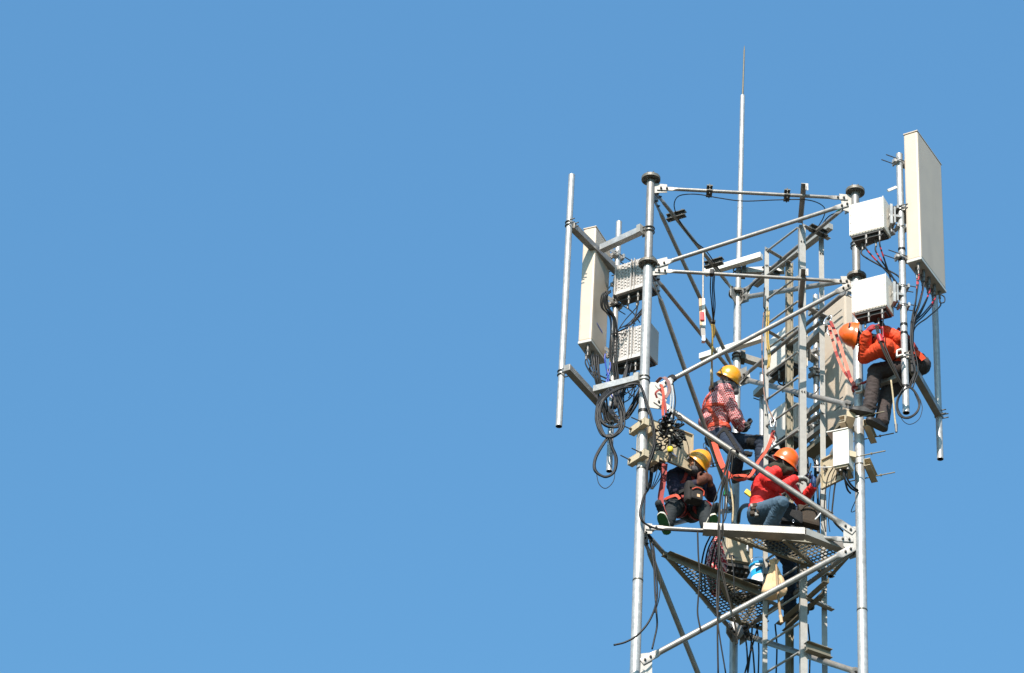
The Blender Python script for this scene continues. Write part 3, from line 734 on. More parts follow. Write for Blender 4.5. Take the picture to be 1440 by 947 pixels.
# ================================================================ RADIO UNITS
def radio(label, pn, pa, pb_, Yn, ybot, finned='a', nconn=4, pipec=None, pr=.035, m='white_paint', bulge=False, dlen=None):
    """pn: top of the near vertical edge; pa, pb_: top corners of the faces going left and right"""
    N = at(*pn, Yn); A_ = atz(*pa, N.z); B_ = atz(*pb_, N.z); Bt = zdown(N, ybot); h = N.z - Bt.z
    u = A_ - N; v = B_ - N; un = u.normalized(); vn = V((un.y, -un.x, 0)); vn = vn if vn.dot(v) > 0 else -vn
    v = vn * (dlen or v.length)
    print(label[:24], 'w', round(u.length, 3), 'd', round(v.length, 3), 'h', round(h, 3), 'Yfar', round((N + u).y, 2))
    t = thing('radio_unit', label, 'radio unit', Bt + u / 2 + v / 2, 'remote radio units')
    f0 = -vn                                                # outward of face a
    mb = MB(); par(mb, Bt + vn * .012, u, v - vn * .012, ZA * h, 0, 0.008)
    mb.build('housing', m, t)
    mb = MB()
    if finned == 'a':                                       # narrow upright ribs over the broad face
        nf = max(8, int(u.length / .0175))
        for i in range(nf):
            c = Bt + u * ((i + .5) / nf) + vn * .012
            par(mb, c - un * .0048 + ZA * .010, un * .0096, f0 * .014, ZA * (h - .02))
        for e in (0, 1): par(mb, Bt + u * e - un * (.006 if e else -.0) + vn * .012, un * .006, f0 * .015, ZA * h)
        for i in range(4):
            for e in (.012, u.length - .012): 
                p = Bt + un * e + ZA * (h * (i + .5) / 4) + f0 * .002; cyl(mb, p, p + f0 * .004, .004, n=6, mi=1)
    elif finned == 'b':                                     # coarse staggered heat sink
        nc = 11; nr = 8
        for i in range(nc):
            c = Bt + u * ((i + .42) / nc) + ZA * h * .14 + vn * .012
            par(mb, c, un * .007, f0 * .017, ZA * h * .84)
            for j in range(nr):
                q = Bt + u * ((i - .08) / nc) + ZA * (h * (.17 + .80 * (j + (.5 if i % 2 else 0)) / nr)) + vn * .012
                par(mb, q, un * (u.length / nc * .98), f0 * .009, ZA * .006)
        par(mb, Bt + vn * .014, u, f0 * .04, ZA * (h * .03), 0); par(mb, Bt + vn * .014 + ZA * h * .03, u, f0 * .02, ZA * h * .11)
        for e in (0, 1): par(mb, Bt + u * e - un * (.007 if e else 0) + vn * .012, un * .007, f0 * .05, ZA * h)
        for q in (.46, .54): par(mb, Bt + u * q + vn * .012, un * .006, f0 * .045, ZA * h)
    elif finned == 'c':                                     # ribs on the right hand face
        nf = max(6, int(v.length / .022))
        for i in range(nf):
            c = Bt + vn * .012 + (v - vn * .012) * ((i + .5) / nf); par(mb, c - vn * .005 + ZA * .01, vn * .010, -un * .014, ZA * (h - .02))
    mb.build('heat_sink', [m if finned != 'b' else 'grey_cast', 'under_dark'], t)
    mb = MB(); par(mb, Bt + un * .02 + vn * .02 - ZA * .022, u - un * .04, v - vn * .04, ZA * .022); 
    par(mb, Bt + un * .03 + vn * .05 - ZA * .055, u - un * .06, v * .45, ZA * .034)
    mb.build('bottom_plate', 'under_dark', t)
    ends = []
    for i in range(nconn):
        c = Bt + u * (0.10 + .78 * (i + .3) / nconn) + v * (.16 if i % 2 == 0 else .55) - ZA * .022; mb = MB()
        cyl(mb, c, c - ZA * .045, .0165, n=12); cyl(mb, c - ZA * .045, c - ZA * .062, .020, n=6, smooth=False); cyl(mb, c - ZA * .062, c - ZA * .12, .012, n=10)
        mb.build('connector', 'connector', t); ends.append(c - ZA * .12)
    # carrying handle on top
    mb = MB(); a = Bt + ZA * h + u * .2 + v * .3; b = Bt + ZA * h + u * .72 + v * .3
    tube(mb, [a - ZA * .01, a + un * .03 + ZA * .028, b - un * .03 + ZA * .028, b - ZA * .01], .009, 8, 0, 4); mb.build('handle', m, t)
    if pipec is not None:
        c = V((pipec.x, pipec.y, Bt.z + h * .5)); f = Bt + v * .5 + u * (0 if (c - (Bt + v * .5)).length < (c - (Bt + v * .5 + u)).length else 1) + ZA * h * .5
        mb = MB(); d = V((f.x - c.x, f.y - c.y, 0)); L = d.length; d.normalize(); s_ = d.cross(ZA)
        bx(mb, c + d * (L / 2), d * max(.02, L - .02), s_ * .10, ZA * .03); 
        bx(mb, c + d * (L - .03), d * .03, s_ * .15, ZA * (h * .62)); bx(mb, c + d * (L * .55), d * .02, s_ * .13, ZA * (h * .5))
        for dz_ in (-.13, .13):
            q = c + ZA * dz_
            for sg in (-1, 1):
                bx(mb, q + d * sg * (pr + .012), d * .024, s_ * .12, ZA * .045)
                cyl(mb, q + s_ * sg * .05 - d * (pr + .10), q + s_ * sg * .05 + d * (pr + .05), .006, n=8, mi=1)
        mb.build('bracket', ['galv_bright', 'bolt_steel'], t)
    return t, Bt, u, v, h, ends
YR = Yp5 - 0.12
ru1 = radio('upper of the two bright white radio units beside the right leg', (1242, 275.5), (1194, 288), (1249.5, 292), YR, 319.5, 'a', 4, pt5, .0385)
ru2 = radio('lower bright white radio unit beside the right leg, a worker reaching under it', (1245.5, 384), (1197.5, 396), (1253.5, 401), YR - .01, 429, 'a', 4, pt5, .0385)
ru3 = radio('upper finned grey radio unit beside the left leg', (917, 357.5), (867.5, 373.5), (933, 369), 28.83, 401, 'b', 6, P2L, .035, 'grey_cast')
ru4 = radio('lower finned grey radio unit beside the left leg, above the lower arm', (915, 453), (862, 467), (929, 467), 28.83, 499, 'b', 6, P2L, .035, 'grey_cast')
ru5 = radio('upper radio unit with cream face behind the ladder', (1107, 456), (1079, 479), (1142, 481), 30.25, 505, 'c', 4, pt7, .035, 'white_paint', dlen=.30)
ru6 = radio('lower radio unit with cream face behind the ladder, above the orange helmet', (1107, 561), (1079, 582), (1142, 585), 30.25, 608, 'c', 4, pt7, .035, 'white_paint', dlen=.30)

# ================================================================ CABINETS clamped to the legs
def cclamp(t, ctr, d, ln, legc, r, rods, m='beige'):
    """boxy channel clamps fore and aft of a leg pulled together by threaded rods"""
    s_ = d.normalized(); n = s_.cross(ZA)
    if n.y > 0: n = -n
    mb = MB(); c = V((legc.x, legc.y, ctr.z)) + n * (r + .035)
    bx(mb, c + s_ * ctr_off(ctr, c, s_), s_ * ln, n * .065, ZA * .085, 0, .004)
    mb.build('clamp_channel', m, t); return mb
def ctr_off(ctr, c, s_): return (ctr - c).dot(s_)
# left cabinet
jb1 = thing('cabinet', 'beige cabinet with open door on the left leg, above the navy worker', 'cabinet', at(905, 655, YF + .1))
z_u = at(899, 596, YF - .1).z; z_l = at(897, 640, YF - .1).z
for z, (xa, ya), (xb, yb) in ((z_u, (886, 607), (913, 587)), (z_l, (883, 651), (912, 633))):
    a = atz(xa, ya, z); b = atz(xb, yb, z); s_ = (b - a).normalized(); n = s_.cross(ZA); n = n if n.y < 0 else -n
    a = V((LX, YF, z)) + n * .095 - s_ * .13; b = a + s_ * .28
    mb = MB(); par(mb, a - ZA * .045, b - a, n * -.006, ZA * .085); par(mb, a - ZA * .045, b - a, n * -.07, ZA * .005); par(mb, a + ZA * .035, b - a, n * -.07, ZA * .005)
    par(mb, a - ZA * .04, s_ * .005, n * -.07, ZA * .075); par(mb, b - ZA * .04, s_ * -.005, n * -.07, ZA * .075); mb.build('clamp_channel', 'beige', jb1)
    a2 = V((LX, YF, z)) - n * .06 - s_ * .13; mb = MB(); par(mb, a2 - ZA * .045, b - a, n * -.06, ZA * .085); mb.build('clamp_channel', 'beige', jb1)
    for q in (.045, .235):
        p = a + s_ * q; mb = MB(); cyl(mb, p + n * .14, p - n * .22, .007, n=8); cyl(mb, p + n * .002, p + n * .018, .015, n=6, smooth=False); mb.build('threaded_rod', 'dark_steel', jb1)
# body: narrow front face, door swung open to the right
Yc = YF + 0.20
N = at(939, 606, Yc); zt = at(939, 598, Yc).z; zb_ = at(939, 650, Yc).z; N.z = zb_
Lc = atz(921, 643.5, zb_); u = (Lc - N); un = u.normalized(); vn = V((un.y, -un.x, 0)); vn = vn if vn.y > 0 else -vn
mb = MB(); par(mb, N, u * 1.55, vn * .26, ZA * (zt - zb_), 0, .006); mb.build('cabinet_body', 'beige', jb1)
mb = MB(); par(mb, N + un * .02 + vn * .02 - ZA * .03, u * 1.4, vn * .2, ZA * .03)
for i in range(4):
    c = N + u * (.25 + i * .3) + vn * (.07 + .09 * (i % 2)); cyl(mb, c - ZA * .03, c - ZA * .08, .020, n=10)
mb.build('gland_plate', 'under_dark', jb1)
R_ = atz(973, 664, zb_); dv = (R_ - N); dvn = dv.normalized(); nn = dvn.cross(ZA); nn = nn if nn.y < 0 else -nn
hd = zt - zb_
mb = MB(); par(mb, N, dv, nn * -.006, ZA * hd); 
for o_, s2, s3 in ((N, dv, ZA * .012), (N + ZA * (hd - .012), dv, ZA * .012), (N, dvn * .012, ZA * hd), (N + dv - dvn * .012, dvn * .012, ZA * hd)): par(mb, o_ + nn * .0, s2, nn * .022, s3)
dr = mb.build('door', 'beige_inside', jb1)
mb = MB(); c = N + dv * .86 + ZA * hd * .34 + nn * .03; bx(mb, c, dvn * .035, nn * .03, ZA * .05); bx(mb, c + nn * .02 - dvn * .03 - ZA * .03, (dvn * .05 + ZA * .05), nn * .02, ZA * .018); bx(mb, c + nn * .02 + dvn * .02 + ZA * .02, (dvn * .03 + ZA * .05), nn * .02, ZA * .014)
mb.build('latch', 'chrome', dr)
mb = MB(); c = N + dv * .25 + ZA * hd * .22 + nn * .02; bx(mb, c, dvn * .06 - ZA * .02, nn * .02, ZA * .016); bx(mb, c - dvn * .05 + ZA * .01, dvn * .04, nn * .03, ZA * .012); mb.build('latch', 'chrome', dr)
# right cabinet
jb2 = thing('cabinet', 'bright cream cabinet on the right leg under the boots of the orange-jacketed worker', 'cabinet', at(1190, 655, YF - .25))
Yc = YF - .32
N = at(1193.5, 651.5, Yc); zt = at(1193, 603, Yc).z; Lc = atz(1171.5, 656, N.z); u = Lc - N; un = u.normalized(); vn = V((un.y, -un.x, 0)); vn = vn if vn.y > 0 else -vn
h = zt - N.z
mb = MB(); par(mb, N, u, vn * .17, ZA * h, 0, .005); mb.build('cabinet_body', 'white_paint', jb2)
mb = MB(); par(mb, N + ZA * (h + .001) - un * .0 - vn * .012, u + un * .07, vn * .19, ZA * .012); mb.build('lid', 'white_paint', jb2)
mb = MB(); par(mb, N + un * .02 + vn * .02 - ZA * .02, u - un * .04, vn * .14, ZA * .02)
for i in range(4):
    c = N + u * (.15 + .24 * i) + vn * (.05 + .06 * (i % 2)); cyl(mb, c - ZA * .02, c - ZA * .05, .018, n=10, mi=1)
mb.build('gland_plate', ['beige_inside', 'connector'], jb2)
zbx = at(1200, 604, YF).z, at(1200, 659, YF).z
s_ = V((.36, .93, 0)).normalized()
for z in zbx:
    for sx, c in ((-1, V((RX, YF, z)) - V((.089, -.045, 0)) * .95), (1, V((RX, YF, z)) + V((.089, -.045, 0)) * .72)):
        mb = MB(); n = V((.89, -.45, 0)) * sx; a = c - s_ * (.26 if sx < 0 else .10)
        L = s_ * (.36 if sx < 0 else .36)
        par(mb, a - ZA * .04, L, n * .006, ZA * .09); par(mb, a - ZA * .04, L, n * .075, ZA * .005); par(mb, a + ZA * .045, L, n * .075, ZA * .005)
        mb.build('clamp_channel', 'beige', jb2)
    for q in (-.24, .20):
        p = V((RX, YF, z)) + s_ * q; n = V((.89, -.45, 0))
        mb = MB(); cyl(mb, p - n * .17, p + n * .36, .007, n=8); cyl(mb, p + n * .19, p + n * .205, .015, n=6, smooth=False); mb.build('threaded_rod', 'galv_warm', jb2)
for z in zbx:
    mb = MB(); par(mb, V((N.x - .01, N.y + .02, z - .03)), V((.10, .03, 0)), V((-.01, .22, 0)), ZA * .07); mb.build('bracket', 'beige', jb2)
zd = at(1156, 689, YF + .12).z; a = at(1156, 689.5, YF + .12); b = atz(1186, 674.5, a.z); hh = at(1156, 647.5, YF + .12).z - a.z; dv = b - a; nn = dv.cross(ZA).normalized(); nn = nn if nn.y < 0 else -nn
mb = MB(); par(mb, a, dv, nn * -.005, ZA * hh)
for o_, s2, s3 in ((a, dv, ZA * .015), (a + ZA * (hh - .015), dv, ZA * .015), (a, dv.normalized() * .015, ZA * hh), (a + dv - dv.normalized() * .015, dv.normalized() * .015, ZA * hh)): par(mb, o_, s2, nn * .025, s3)
dr = mb.build('door', 'beige_inside', jb2)
c = a + dv * .22 + ZA * hh * .62; mb = MB(); bx(mb, c + nn * .02, dv.normalized() * .05, nn * .03, ZA * .02); bx(mb, c + nn * .03 + ZA * .0, dv.normalized() * .015, nn * .03, ZA * .07); mb.build('latch', 'connector', dr)
# lower cabinet with lettering
jb3 = thing('cabinet', 'grey-beige cabinet lettered with a bold m, below the upper platform', 'cabinet', at(1040, 812, 30.25))
Yc = 30.15
a = at(1021, 789, Yc); b = atz(1059, 795, a.z); zt = at(1020, 748, Yc).z; u = b - a; un = u.normalized(); vn = V((-un.y, un.x, 0)); h = zt - a.z
mb = MB(); par(mb, a, u, vn * .26, ZA * h, 0, .008); mb.build('cabinet_body', 'beige_inside', jb3)
mb = MB(); par(mb, a + un * .012 - vn * .022 + ZA * .012, u - un * .024, vn * .020, ZA * (h - .024), 0, .006)
dr = mb.build('door', 'beige_inside', jb3)
mb = MB(); par(mb, a + un * .01 + vn * .01 - ZA * .05, u - un * .02, vn * .24, ZA * .05)
for i in range(5): cyl(mb, a + u * (.12 + .17 * i) + vn * .06 - ZA * .05, a + u * (.12 + .17 * i) + vn * .06 - ZA * .10, .019, n=10)
for i in range(4): cyl(mb, a + u * (.18 + .19 * i) + vn * .17 - ZA * .05, a + u * (.18 + .19 * i) + vn * .17 - ZA * .10, .019, n=10)
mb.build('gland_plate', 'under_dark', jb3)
mb = MB(); c = a + u * .76 + ZA * h * .50 - vn * .04; bx(mb, c, un * .025, vn * .03, ZA * .11, 0, .004); bx(mb, c + ZA * .05 + un * .05, un * .10, vn * .03, ZA * .022); mb.build('latch', 'chrome', dr)
def text_mesh(s, size, origin, xd, yd, m, parent, bold=0.0):
    cu = bpy.data.curves.new('lettering', 'FONT'); cu.body = s; cu.size = size; cu.extrude = 0.0012; cu.offset = bold
    tmp = bpy.data.objects.new('tmp', cu); COL.objects.link(tmp); dg = bpy.context.evaluated_depsgraph_get()
    me = bpy.data.meshes.new_from_object(tmp.evaluated_get(dg)); bpy.data.objects.remove(tmp)
    zd_ = xd.cross(yd); M = Matrix(((xd.x, yd.x, zd_.x, origin.x), (xd.y, yd.y, zd_.y, origin.y), (xd.z, yd.z, zd_.z, origin.z), (0, 0, 0, 1)))
    me.transform(Matrix.Translation(-world_loc(parent)) @ M); me.materials.clear(); me.materials.append(MATS[m])
    o = bpy.data.objects.new('lettering', me); COL.objects.link(o); o.parent = parent; return o
text_mesh('m', .085, a + u * .07 + ZA * .035 - vn * .0245, un, ZA, 'ink', dr, .004)
mb = MB()
for i in range(6): par(mb, a + u * (.27 + .028 * i) + ZA * .043 - vn * .0235, un * .008, vn * -.001, ZA * .014)
mb.build('small_print', 'ink_grey', dr)

# ================================================================ CABLES
def cable(label, pts, r=.008, m='cable_black', group=None, name='cable', cat='cable', n=6, k=6, bundle=0, spread=.02, tapes=None, seed=0):
    """pts: (px, py, Y).  bundle>0 lays several strands side by side as one tied loom"""
    P = [at(*p) for p in pts]; mb = MB(); rnd = random.Random(seed + len(pts) * 7 + int(pts[0][0]))
    if not bundle: tube(mb, P, r, n, 0, k)
    else:
        for b in range(bundle):
            a_ = rnd.random() * 6.28; o_ = V((math.cos(a_), math.sin(a_) * .6, math.sin(a_) * .8)) * spread * (rnd.random() ** .5)
            Q = []
            for i, p in enumerate(P):
                w_ = 1.0 + 0.7 * (rnd.random() - .5)
                Q.append(p + o_ * w_ + V((rnd.uniform(-1, 1), rnd.uniform(-1, 1), rnd.uniform(-1, 1))) * spread * .25)
            tube(mb, Q, r, n, 0, k)
    if tapes:
        for (i, m_i, ln) in tapes:
            a_, b_ = P[i], P[i + 1]; d = (b_ - a_).normalized(); cyl(mb, a_, a_ + d * ln, r * 1.5 + (spread if bundle else 0), n=8, mi=m_i)
    mats = [m, 'red_tape', 'green_tape', 'white_tape', 'cable_grey', 'cable_blue']
    o = mb.build(name, mats); tag(o, label, cat, group); return o
gC = 'black cables'
# grounding cable along the top
cable('thin black cable hanging in a curve under the topmost front strut', [(951, 303, 29.1), (948, 288, 28.9), (953, 277, 28.7), (966, 273.5, YF - .02), (985, 274, YF - .02), (1010, 278.5, YF - .01), (1045, 283, YF), (1090, 281.5, YF), (1130, 281, YF), (1150, 285.5, 28.7), (1160, 294, 28.9), (1158, 306, 29.1), (1150, 320, 29.2)], .0065)
cable('thin black cable running down the top left side strut to the back leg', [(951, 303, 29.06), (960, 318, 29.2), (975, 338, 29.45), (992, 352, 29.7), (1005, 370, 29.95), (1018, 390, 30.25), (1030, 409, 30.5)], .0075)
cable('thin black cable running down the top right side strut to the back leg', [(1178, 299, 28.8), (1165, 305, 28.95), (1151, 322, 29.2), (1130, 341, 29.45), (1105, 361, 29.75), (1085, 380, 29.98), (1065, 394, 30.2), (1051, 411, 30.45)], .0075)
mb = MB(); tube(mb, [at(1184, 293, 28.72), at(1176, 299, 28.8)], .012, 8, 0); tag(mb.build('tape_wrap', 'green_tape'), 'green tape wrapped round the cable just left of the right leg top', 'tape')
for q, s_, lb in (((1030, 410), (1026, 401), 'left'), ((1050, 413), (1056, 404), 'right')):
    mb = MB(); tube(mb, [at(*q, 30.5), at(*s_, 30.42)], .014, 8, 0); tag(mb.build('tape_wrap', 'green_tape'), 'small green taped cable end on the %s of the back leg flange' % lb, 'tape')
# left sector jumpers
def jumpers(label, starts, ends, sag, n_, r=.007, m='cable_black', seed=1, group='antenna jumper cables'):
    for i in range(n_):
        rnd = random.Random(seed * 31 + i); a = starts[i % len(starts)]; b = ends[i % len(ends)]
        mid = a.lerp(b, .5) - ZA * sag * rnd.uniform(.6, 1.3) + V((rnd.uniform(-.05, .05), rnd.uniform(-.08, .08), 0))
        mb = MB(); tube(mb, [a + ZA * .02, a - ZA * .07, mid, b], r, 6, 0, 8, mats=None); o = mb.build('jumper_cable', m); tag(o, label, 'cable', group)
Bt3, u3, v3, h3, e3 = ru3[1:]; Bt4, u4, v4, h4, e4 = ru4[1:]
pcon = [PLB0 + PLu * (0.35 + .3 * (i % 2)) + PLv * ((i + .7) / 6.4) - ZA * .16 for i in range(6)]
jumpers('black jumper cable hanging from the upper finned grey radio unit', e3, [at(872 + 7 * i, 462 - 2 * i, 28.95) for i in range(5)], .06, 5, seed=2)
jumpers('black jumper cable from the upper finned unit bending left to the pipe', e3, [at(860 + 3 * i, 470, 28.9) for i in range(4)], .10, 4, .006, seed=5)
jumpers('black jumper cable hanging below the left panel antenna', pcon, [at(846 + 7 * i, 545 + 4 * (i % 3), 28.9) for i in range(6)], .05, 6, .0085, seed=3)
jumpers('black jumper cable hanging below the lower finned grey radio unit', e4, [at(872 + 6 * i, 560 + 6 * (i % 2), 28.85) for i in range(5)], .08, 5, .007, seed=4)
jumpers('blue sleeved jumper cable beside the left panel antenna', [at(858, 512, 28.95), at(851, 500, 28.85)], [at(846, 575, 28.9), at(861, 560, 28.9)], .02, 2, .008, 'cable_blue', seed=6)
cable('slack cables tied in a bunch on the upper left pipe', [(856, 410, 28.8), (851, 416, 28.8), (852, 432, 28.85), (862, 447, 28.9), (864, 470, 28.95), (864, 500, 28.98), (868, 540, 29.0), (864, 575, 29.0)], .009, bundle=7, spread=.04)
cable('black cables dropping behind the left lower arm', [(838, 500, 28.8), (842, 530, 28.8), (848, 560, 28.85), (854, 590, 28.9), (862, 596, 28.9)], .010, bundle=6, spread=.045)
cable('black cables looped under the lower finned unit', [(884, 512, 28.8), (878, 540, 28.8), (872, 560, 28.8), (878, 588, 28.78), (892, 570, 28.75), (902, 545, 28.7), (903, 525, 28.7)], .0095, bundle=7, spread=.06)
cable('thick coil of black cable hanging in a figure eight from the lower left arm', [(893, 543, 28.42), (872, 546, 28.40), (852, 560, 28.38), (843, 580, 28.38), (851, 597, 28.38), (868, 600, 28.38), (878, 583, 28.40), (872, 562, 28.42), (862, 548, 28.6), (856, 552, 28.6),
      (845, 565, 28.42), (842, 590, 28.38), (851, 612, 28.36), (864, 614, 28.36), (876, 600, 28.37), (874, 575, 28.4)], .0105, bundle=6, spread=.026)
cable('lower loop of the black cable coil around the end of the left pipe', [(858, 612, 28.36), (848, 625, 28.36), (837, 645, 28.36), (837, 662, 28.36), (850, 671, 28.36), (863, 664, 28.36), (866, 645, 28.36), (860, 628, 28.36), (856, 612, 28.36)], .0105, bundle=5, spread=.014)
cable('single thin wire drooping under the left cable coil', [(838, 660, 28.36), (842, 680, 28.36), (852, 687, 28.36), (863, 676, 28.36), (865, 655, 28.36)], .0045)
mb = MB(); c = at(856, 615, 28.36); bx(mb, c, XR * .07, V((0, .05, 0)), ZA * .045, 0, .01); tag(mb.build('cable_tie', 'cable_black'), 'black tape tying the left cable coil at its waist', 'cable tie')
cable('black cables running down the left leg from the lower arm', [(872, 546, 28.42), (890, 540, 28.40), (901, 545, 28.40), (908, 565, 28.40), (916, 590, 28.38), (920, 620, 28.38), (916, 640, 28.38), (909, 660, 28.40), (910, 690, 28.42)], .009, bundle=4, spread=.02)
cable('thick black loom fanning out below the left cabinet', [(917, 655, 28.75), (915, 680, 28.6), (912, 688, 28.5), (906, 698, 28.44), (901, 715, 28.40), (902, 730, 28.40), (911, 739, 28.42), (928, 744, 28.44), (960, 746, 28.45), (990, 747, 28.46)], .009, bundle=4, spread=.014)
for i, (x0, x1) in enumerate(((909, 911), (914, 913), (919, 915), (925, 916), (931, 917), (937, 918))):
    cable('thin black wire fanning out under the left cabinet', [(x0, 655 + i * .7, 28.72), (x0 * .6 + x1 * .4, 672, 28.66), (x1, 688, 28.52)], .0055, group='wires below the left cabinet', name='wire', cat='wire')
cable('black cable curving across the left leg at the bottom edge', [(908, 748, 28.5), (917, 760, 28.6), (922, 800, 28.45), (924, 840, 28.3), (915, 870, 28.2), (898, 892, 28.2), (880, 903, 28.2), (863, 907.5, 28.2)], .011)
cable('stiff black cable end hanging right of the left leg', [(912, 750, 28.6), (919, 790, 28.5), (921, 830, 28.4), (923, 860, 28.35), (924, 880, 28.35), (920, 900, 28.35), (917, 913, 28.35)], .011)
cable('thin grey wire looping down beside the left leg', [(910, 748, 28.6), (919, 780, 28.5), (928, 812, 28.4), (927, 840, 28.4), (921, 862, 28.4)], .006, 'cable_grey')
cable('grey cable with a connector end hanging from the platform edge', [(981, 747, 28.46), (982, 780, 28.45), (984, 810, 28.45), (982, 840, 28.45), (981, 862, 28.45), (984, 880, 28.45), (987, 888, 28.45)], .009, 'cable_grey')
# central bundle
for pts, lb, m, r in (
    ([(1026, 636), (1018, 668), (1012, 710), (1010, 760), (1011, 820), (1009, 880), (1010, 950)], 'straightest', 'cable_grey', .010),
    ([(1028, 636), (1022, 665), (1013, 705), (1012, 770), (1008, 830), (1010, 880), (1021, 950)], 'second', 'cable_black', .009),
    ([(1029, 636), (1022, 672), (1019, 715), (1012, 775), (1019, 815), (1029, 860), (1037, 900), (1035, 906)], 'hooked', 'cable_grey', .008),
    ([(1031, 637), (1027, 668), (1016, 700), (1017, 750), (1012, 790), (1023, 838), (1034, 878), (1037, 892)], 'thinnest', 'cable_grey', .006),
    ([(1024, 640), (1023, 690), (1021, 725), (1015, 742), (1019, 765), (1030, 792), (1033, 840)], 'twisted', 'cable_black', .007)):
    cable('%s of the long slack cables hanging from the middle of the front brace' % lb, [(x, y, 28.42 - .05 * (k % 2)) for k, (x, y) in enumerate(pts)], r, m, 'slack cables hanging in the middle')
cable('black cable slanting down left from the middle cables to the front strut', [(1023, 655, 28.44), (1010, 690, 28.42), (999, 720, 28.42), (996, 740, 28.44)], .007)
cable('black cable tied in a knot round the front brace', [(1022, 660, 28.42), (1024, 640, 28.43), (1029, 632, 28.43), (1036, 634, 28.43), (1034, 640, 28.6), (1026, 640, 28.6), (1027, 634, 28.43), (1032, 645, 28.44), (1036, 634, 28.44), (1040, 640, 28.5)], .008)
for i, (x0, x1) in enumerate(((1000, 988), (1006, 993), (1012, 1001), (1017, 1006))):
    cable('black cable dropping behind the plaid bundle to the lower platform', [(x0, 752, 29.2), (x1 + 3, 772, 29.4), (x1 - 2, 800, 29.6), (x1 - 1, 832, 29.7)], .010, group='cables behind the plaid bundle')
for i, (x0, x1) in enumerate(((1044, 1052), (1050, 1062), (1058, 1050), (1064, 1066), (1067, 1044), (1090, 1091), (1136, 1138))):
    cable('black feeder cable running down behind the ladder below the platforms', [(x0, 878, 30.3), ((x0 + x1) / 2 + 2, 910, 30.35), (x1, 960, 30.4)], .010, group='feeder cables below the platforms')
mb = MB()
P = []
for k in range(26):
    t_ = k / 25 * 3.6 * math.pi; P.append(at(1046 + 34 * math.cos(t_) , 826 + 11 * math.sin(t_) + k * .25, 29.9 + .28 * math.sin(t_)))
tube(mb, P, .019, 8, 0, 4); P = [p + V((.03, .05, -.03)) for p in P]; tube(mb, P, .019, 8, 0, 4); P = [p + V((-.06, -.07, .035)) for p in P]; tube(mb, P, .019, 8, 0, 4); P = [p + V((.02, .10, .035)) for p in P]; tube(mb, P, .019, 8, 0, 4)
tag(mb.build('cable_coil', 'cable_black'), 'heavy coil of black cable lying on the lower left platform', 'cable coil')
# right sector
Bt1, u1, v1, h1, e1 = ru1[1:]; Bt2, u2, v2, h2, e2 = ru2[1:]
for i in range(4):
    tgt = [(1252, 392), (1258, 396), (1262, 400), (1266, 392)][i]
    mb = MB(); a = e1[i]; b = at(*tgt, YR + .22); P = [a + ZA * .02, a - ZA * .08, a.lerp(b, .55) - ZA * .03, b, b + V((.03, 0, -.25))]
    tube(mb, P, .0095, 8, 0, 8, mats=(lambda f, i=i: 1 if (i in (0, 1, 2) and .22 < f < .42 and int(f * 60) % 3 != 0) else 0))
    o = mb.build('jumper_cable', ['cable_black', 'red_tape']); tag(o, 'jumper cable with red tape bands below the upper white radio unit', 'cable', 'right jumper cables')
prc = [PRB0 + PRu * (0.35 + .3 * (i % 2)) + PRv * ((i + .7) / 9.4) - ZA * .16 for i in range(9)]
for i in range(9):
    a = prc[i]; b = at(1282 + (i % 3) * 1.6, 452 + i * 1.5, YR + .10); c2 = at(1281 + (i % 3) * 1.5, 500, YR + .12)
    mb = MB(); P = [a + ZA * .03, a - ZA * .06, a.lerp(b, .5) + V((.01, 0, -.02)), b, c2, at(1282 + (i % 3), 525, YR + .12)]
    tube(mb, P, .0085, 8, 0, 8, mats=(lambda f, i=i: 1 if (.10 < f < .26 and int(f * 80) % 3 != 0 and i % 3 != 2) else (3 if i % 3 == 2 and .05 < f < .14 else 0)))
    o = mb.build('jumper_cable', ['cable_black', 'red_tape', 'white_tape', 'cable_grey']); tag(o, 'jumper cable gathered from under the tall right panel to its pipe', 'cable', 'right jumper cables')
cable('short wire loop at the lower right corner of the tall panel', [(1322, 414, YR - .1), (1328, 418, YR - .1), (1328, 425, YR - .1), (1322, 426, YR - .1), (1321, 420, YR - .1)], .007)
cable('black cable loom tied along the lower right pipe', [(1283, 452, YR + .05), (1282, 480, YR + .02), (1286, 505, YR - .02), (1288, 522, YR - .04), (1284, 535, YR - .05), (1281, 545, YR - .05)], .0075, bundle=5, spread=.022)
cable('grey and black cables sweeping from the worker hands to the right pipe', [(1233, 458, YR - .10), (1236, 472, YR - .12), (1242, 490, YR - .14), (1252, 512, YR - .14), (1262, 530, YR - .12), (1270, 545, YR - .08)], .0075, 'cable_grey', bundle=4, spread=.022, tapes=[(1, 1, .10)])
cable('red and black cable rising to the lower white radio unit', [(1243, 444, YR + .02), (1241, 460, YR - .10), (1242, 478, YR - .12), (1250, 500, YR - .14), (1262, 526, YR - .13), (1269, 543, YR - .09)], .008, 'cable_black', tapes=[(1, 1, .16)])
cable('coil of black cable hanging round the end of the right pipe', [(1270, 546, YR - .07), (1263, 560, YR - .07), (1261, 572, YR - .07), (1266, 585, YR - .07), (1278, 588, YR - .07), (1290, 580, YR - .07), (1294, 566, YR - .07), (1288, 553, YR - .07), (1280, 545, YR - .07), (1272, 548, YR - .06), (1264, 562, YR - .06), (1263, 576, YR - .06), (1272, 587, YR - .06), (1286, 583, YR - .06), (1293, 570, YR - .06), (1286, 550, YR - .06)], .0085, bundle=2, spread=.016)
cable('single thin wire drooping under the right cable coil', [(1263, 578, YR - .07), (1270, 592, YR - .07), (1280, 597, YR - .07), (1292, 590, YR - .07), (1297, 575, YR - .07), (1294, 562, YR - .07)], .004)
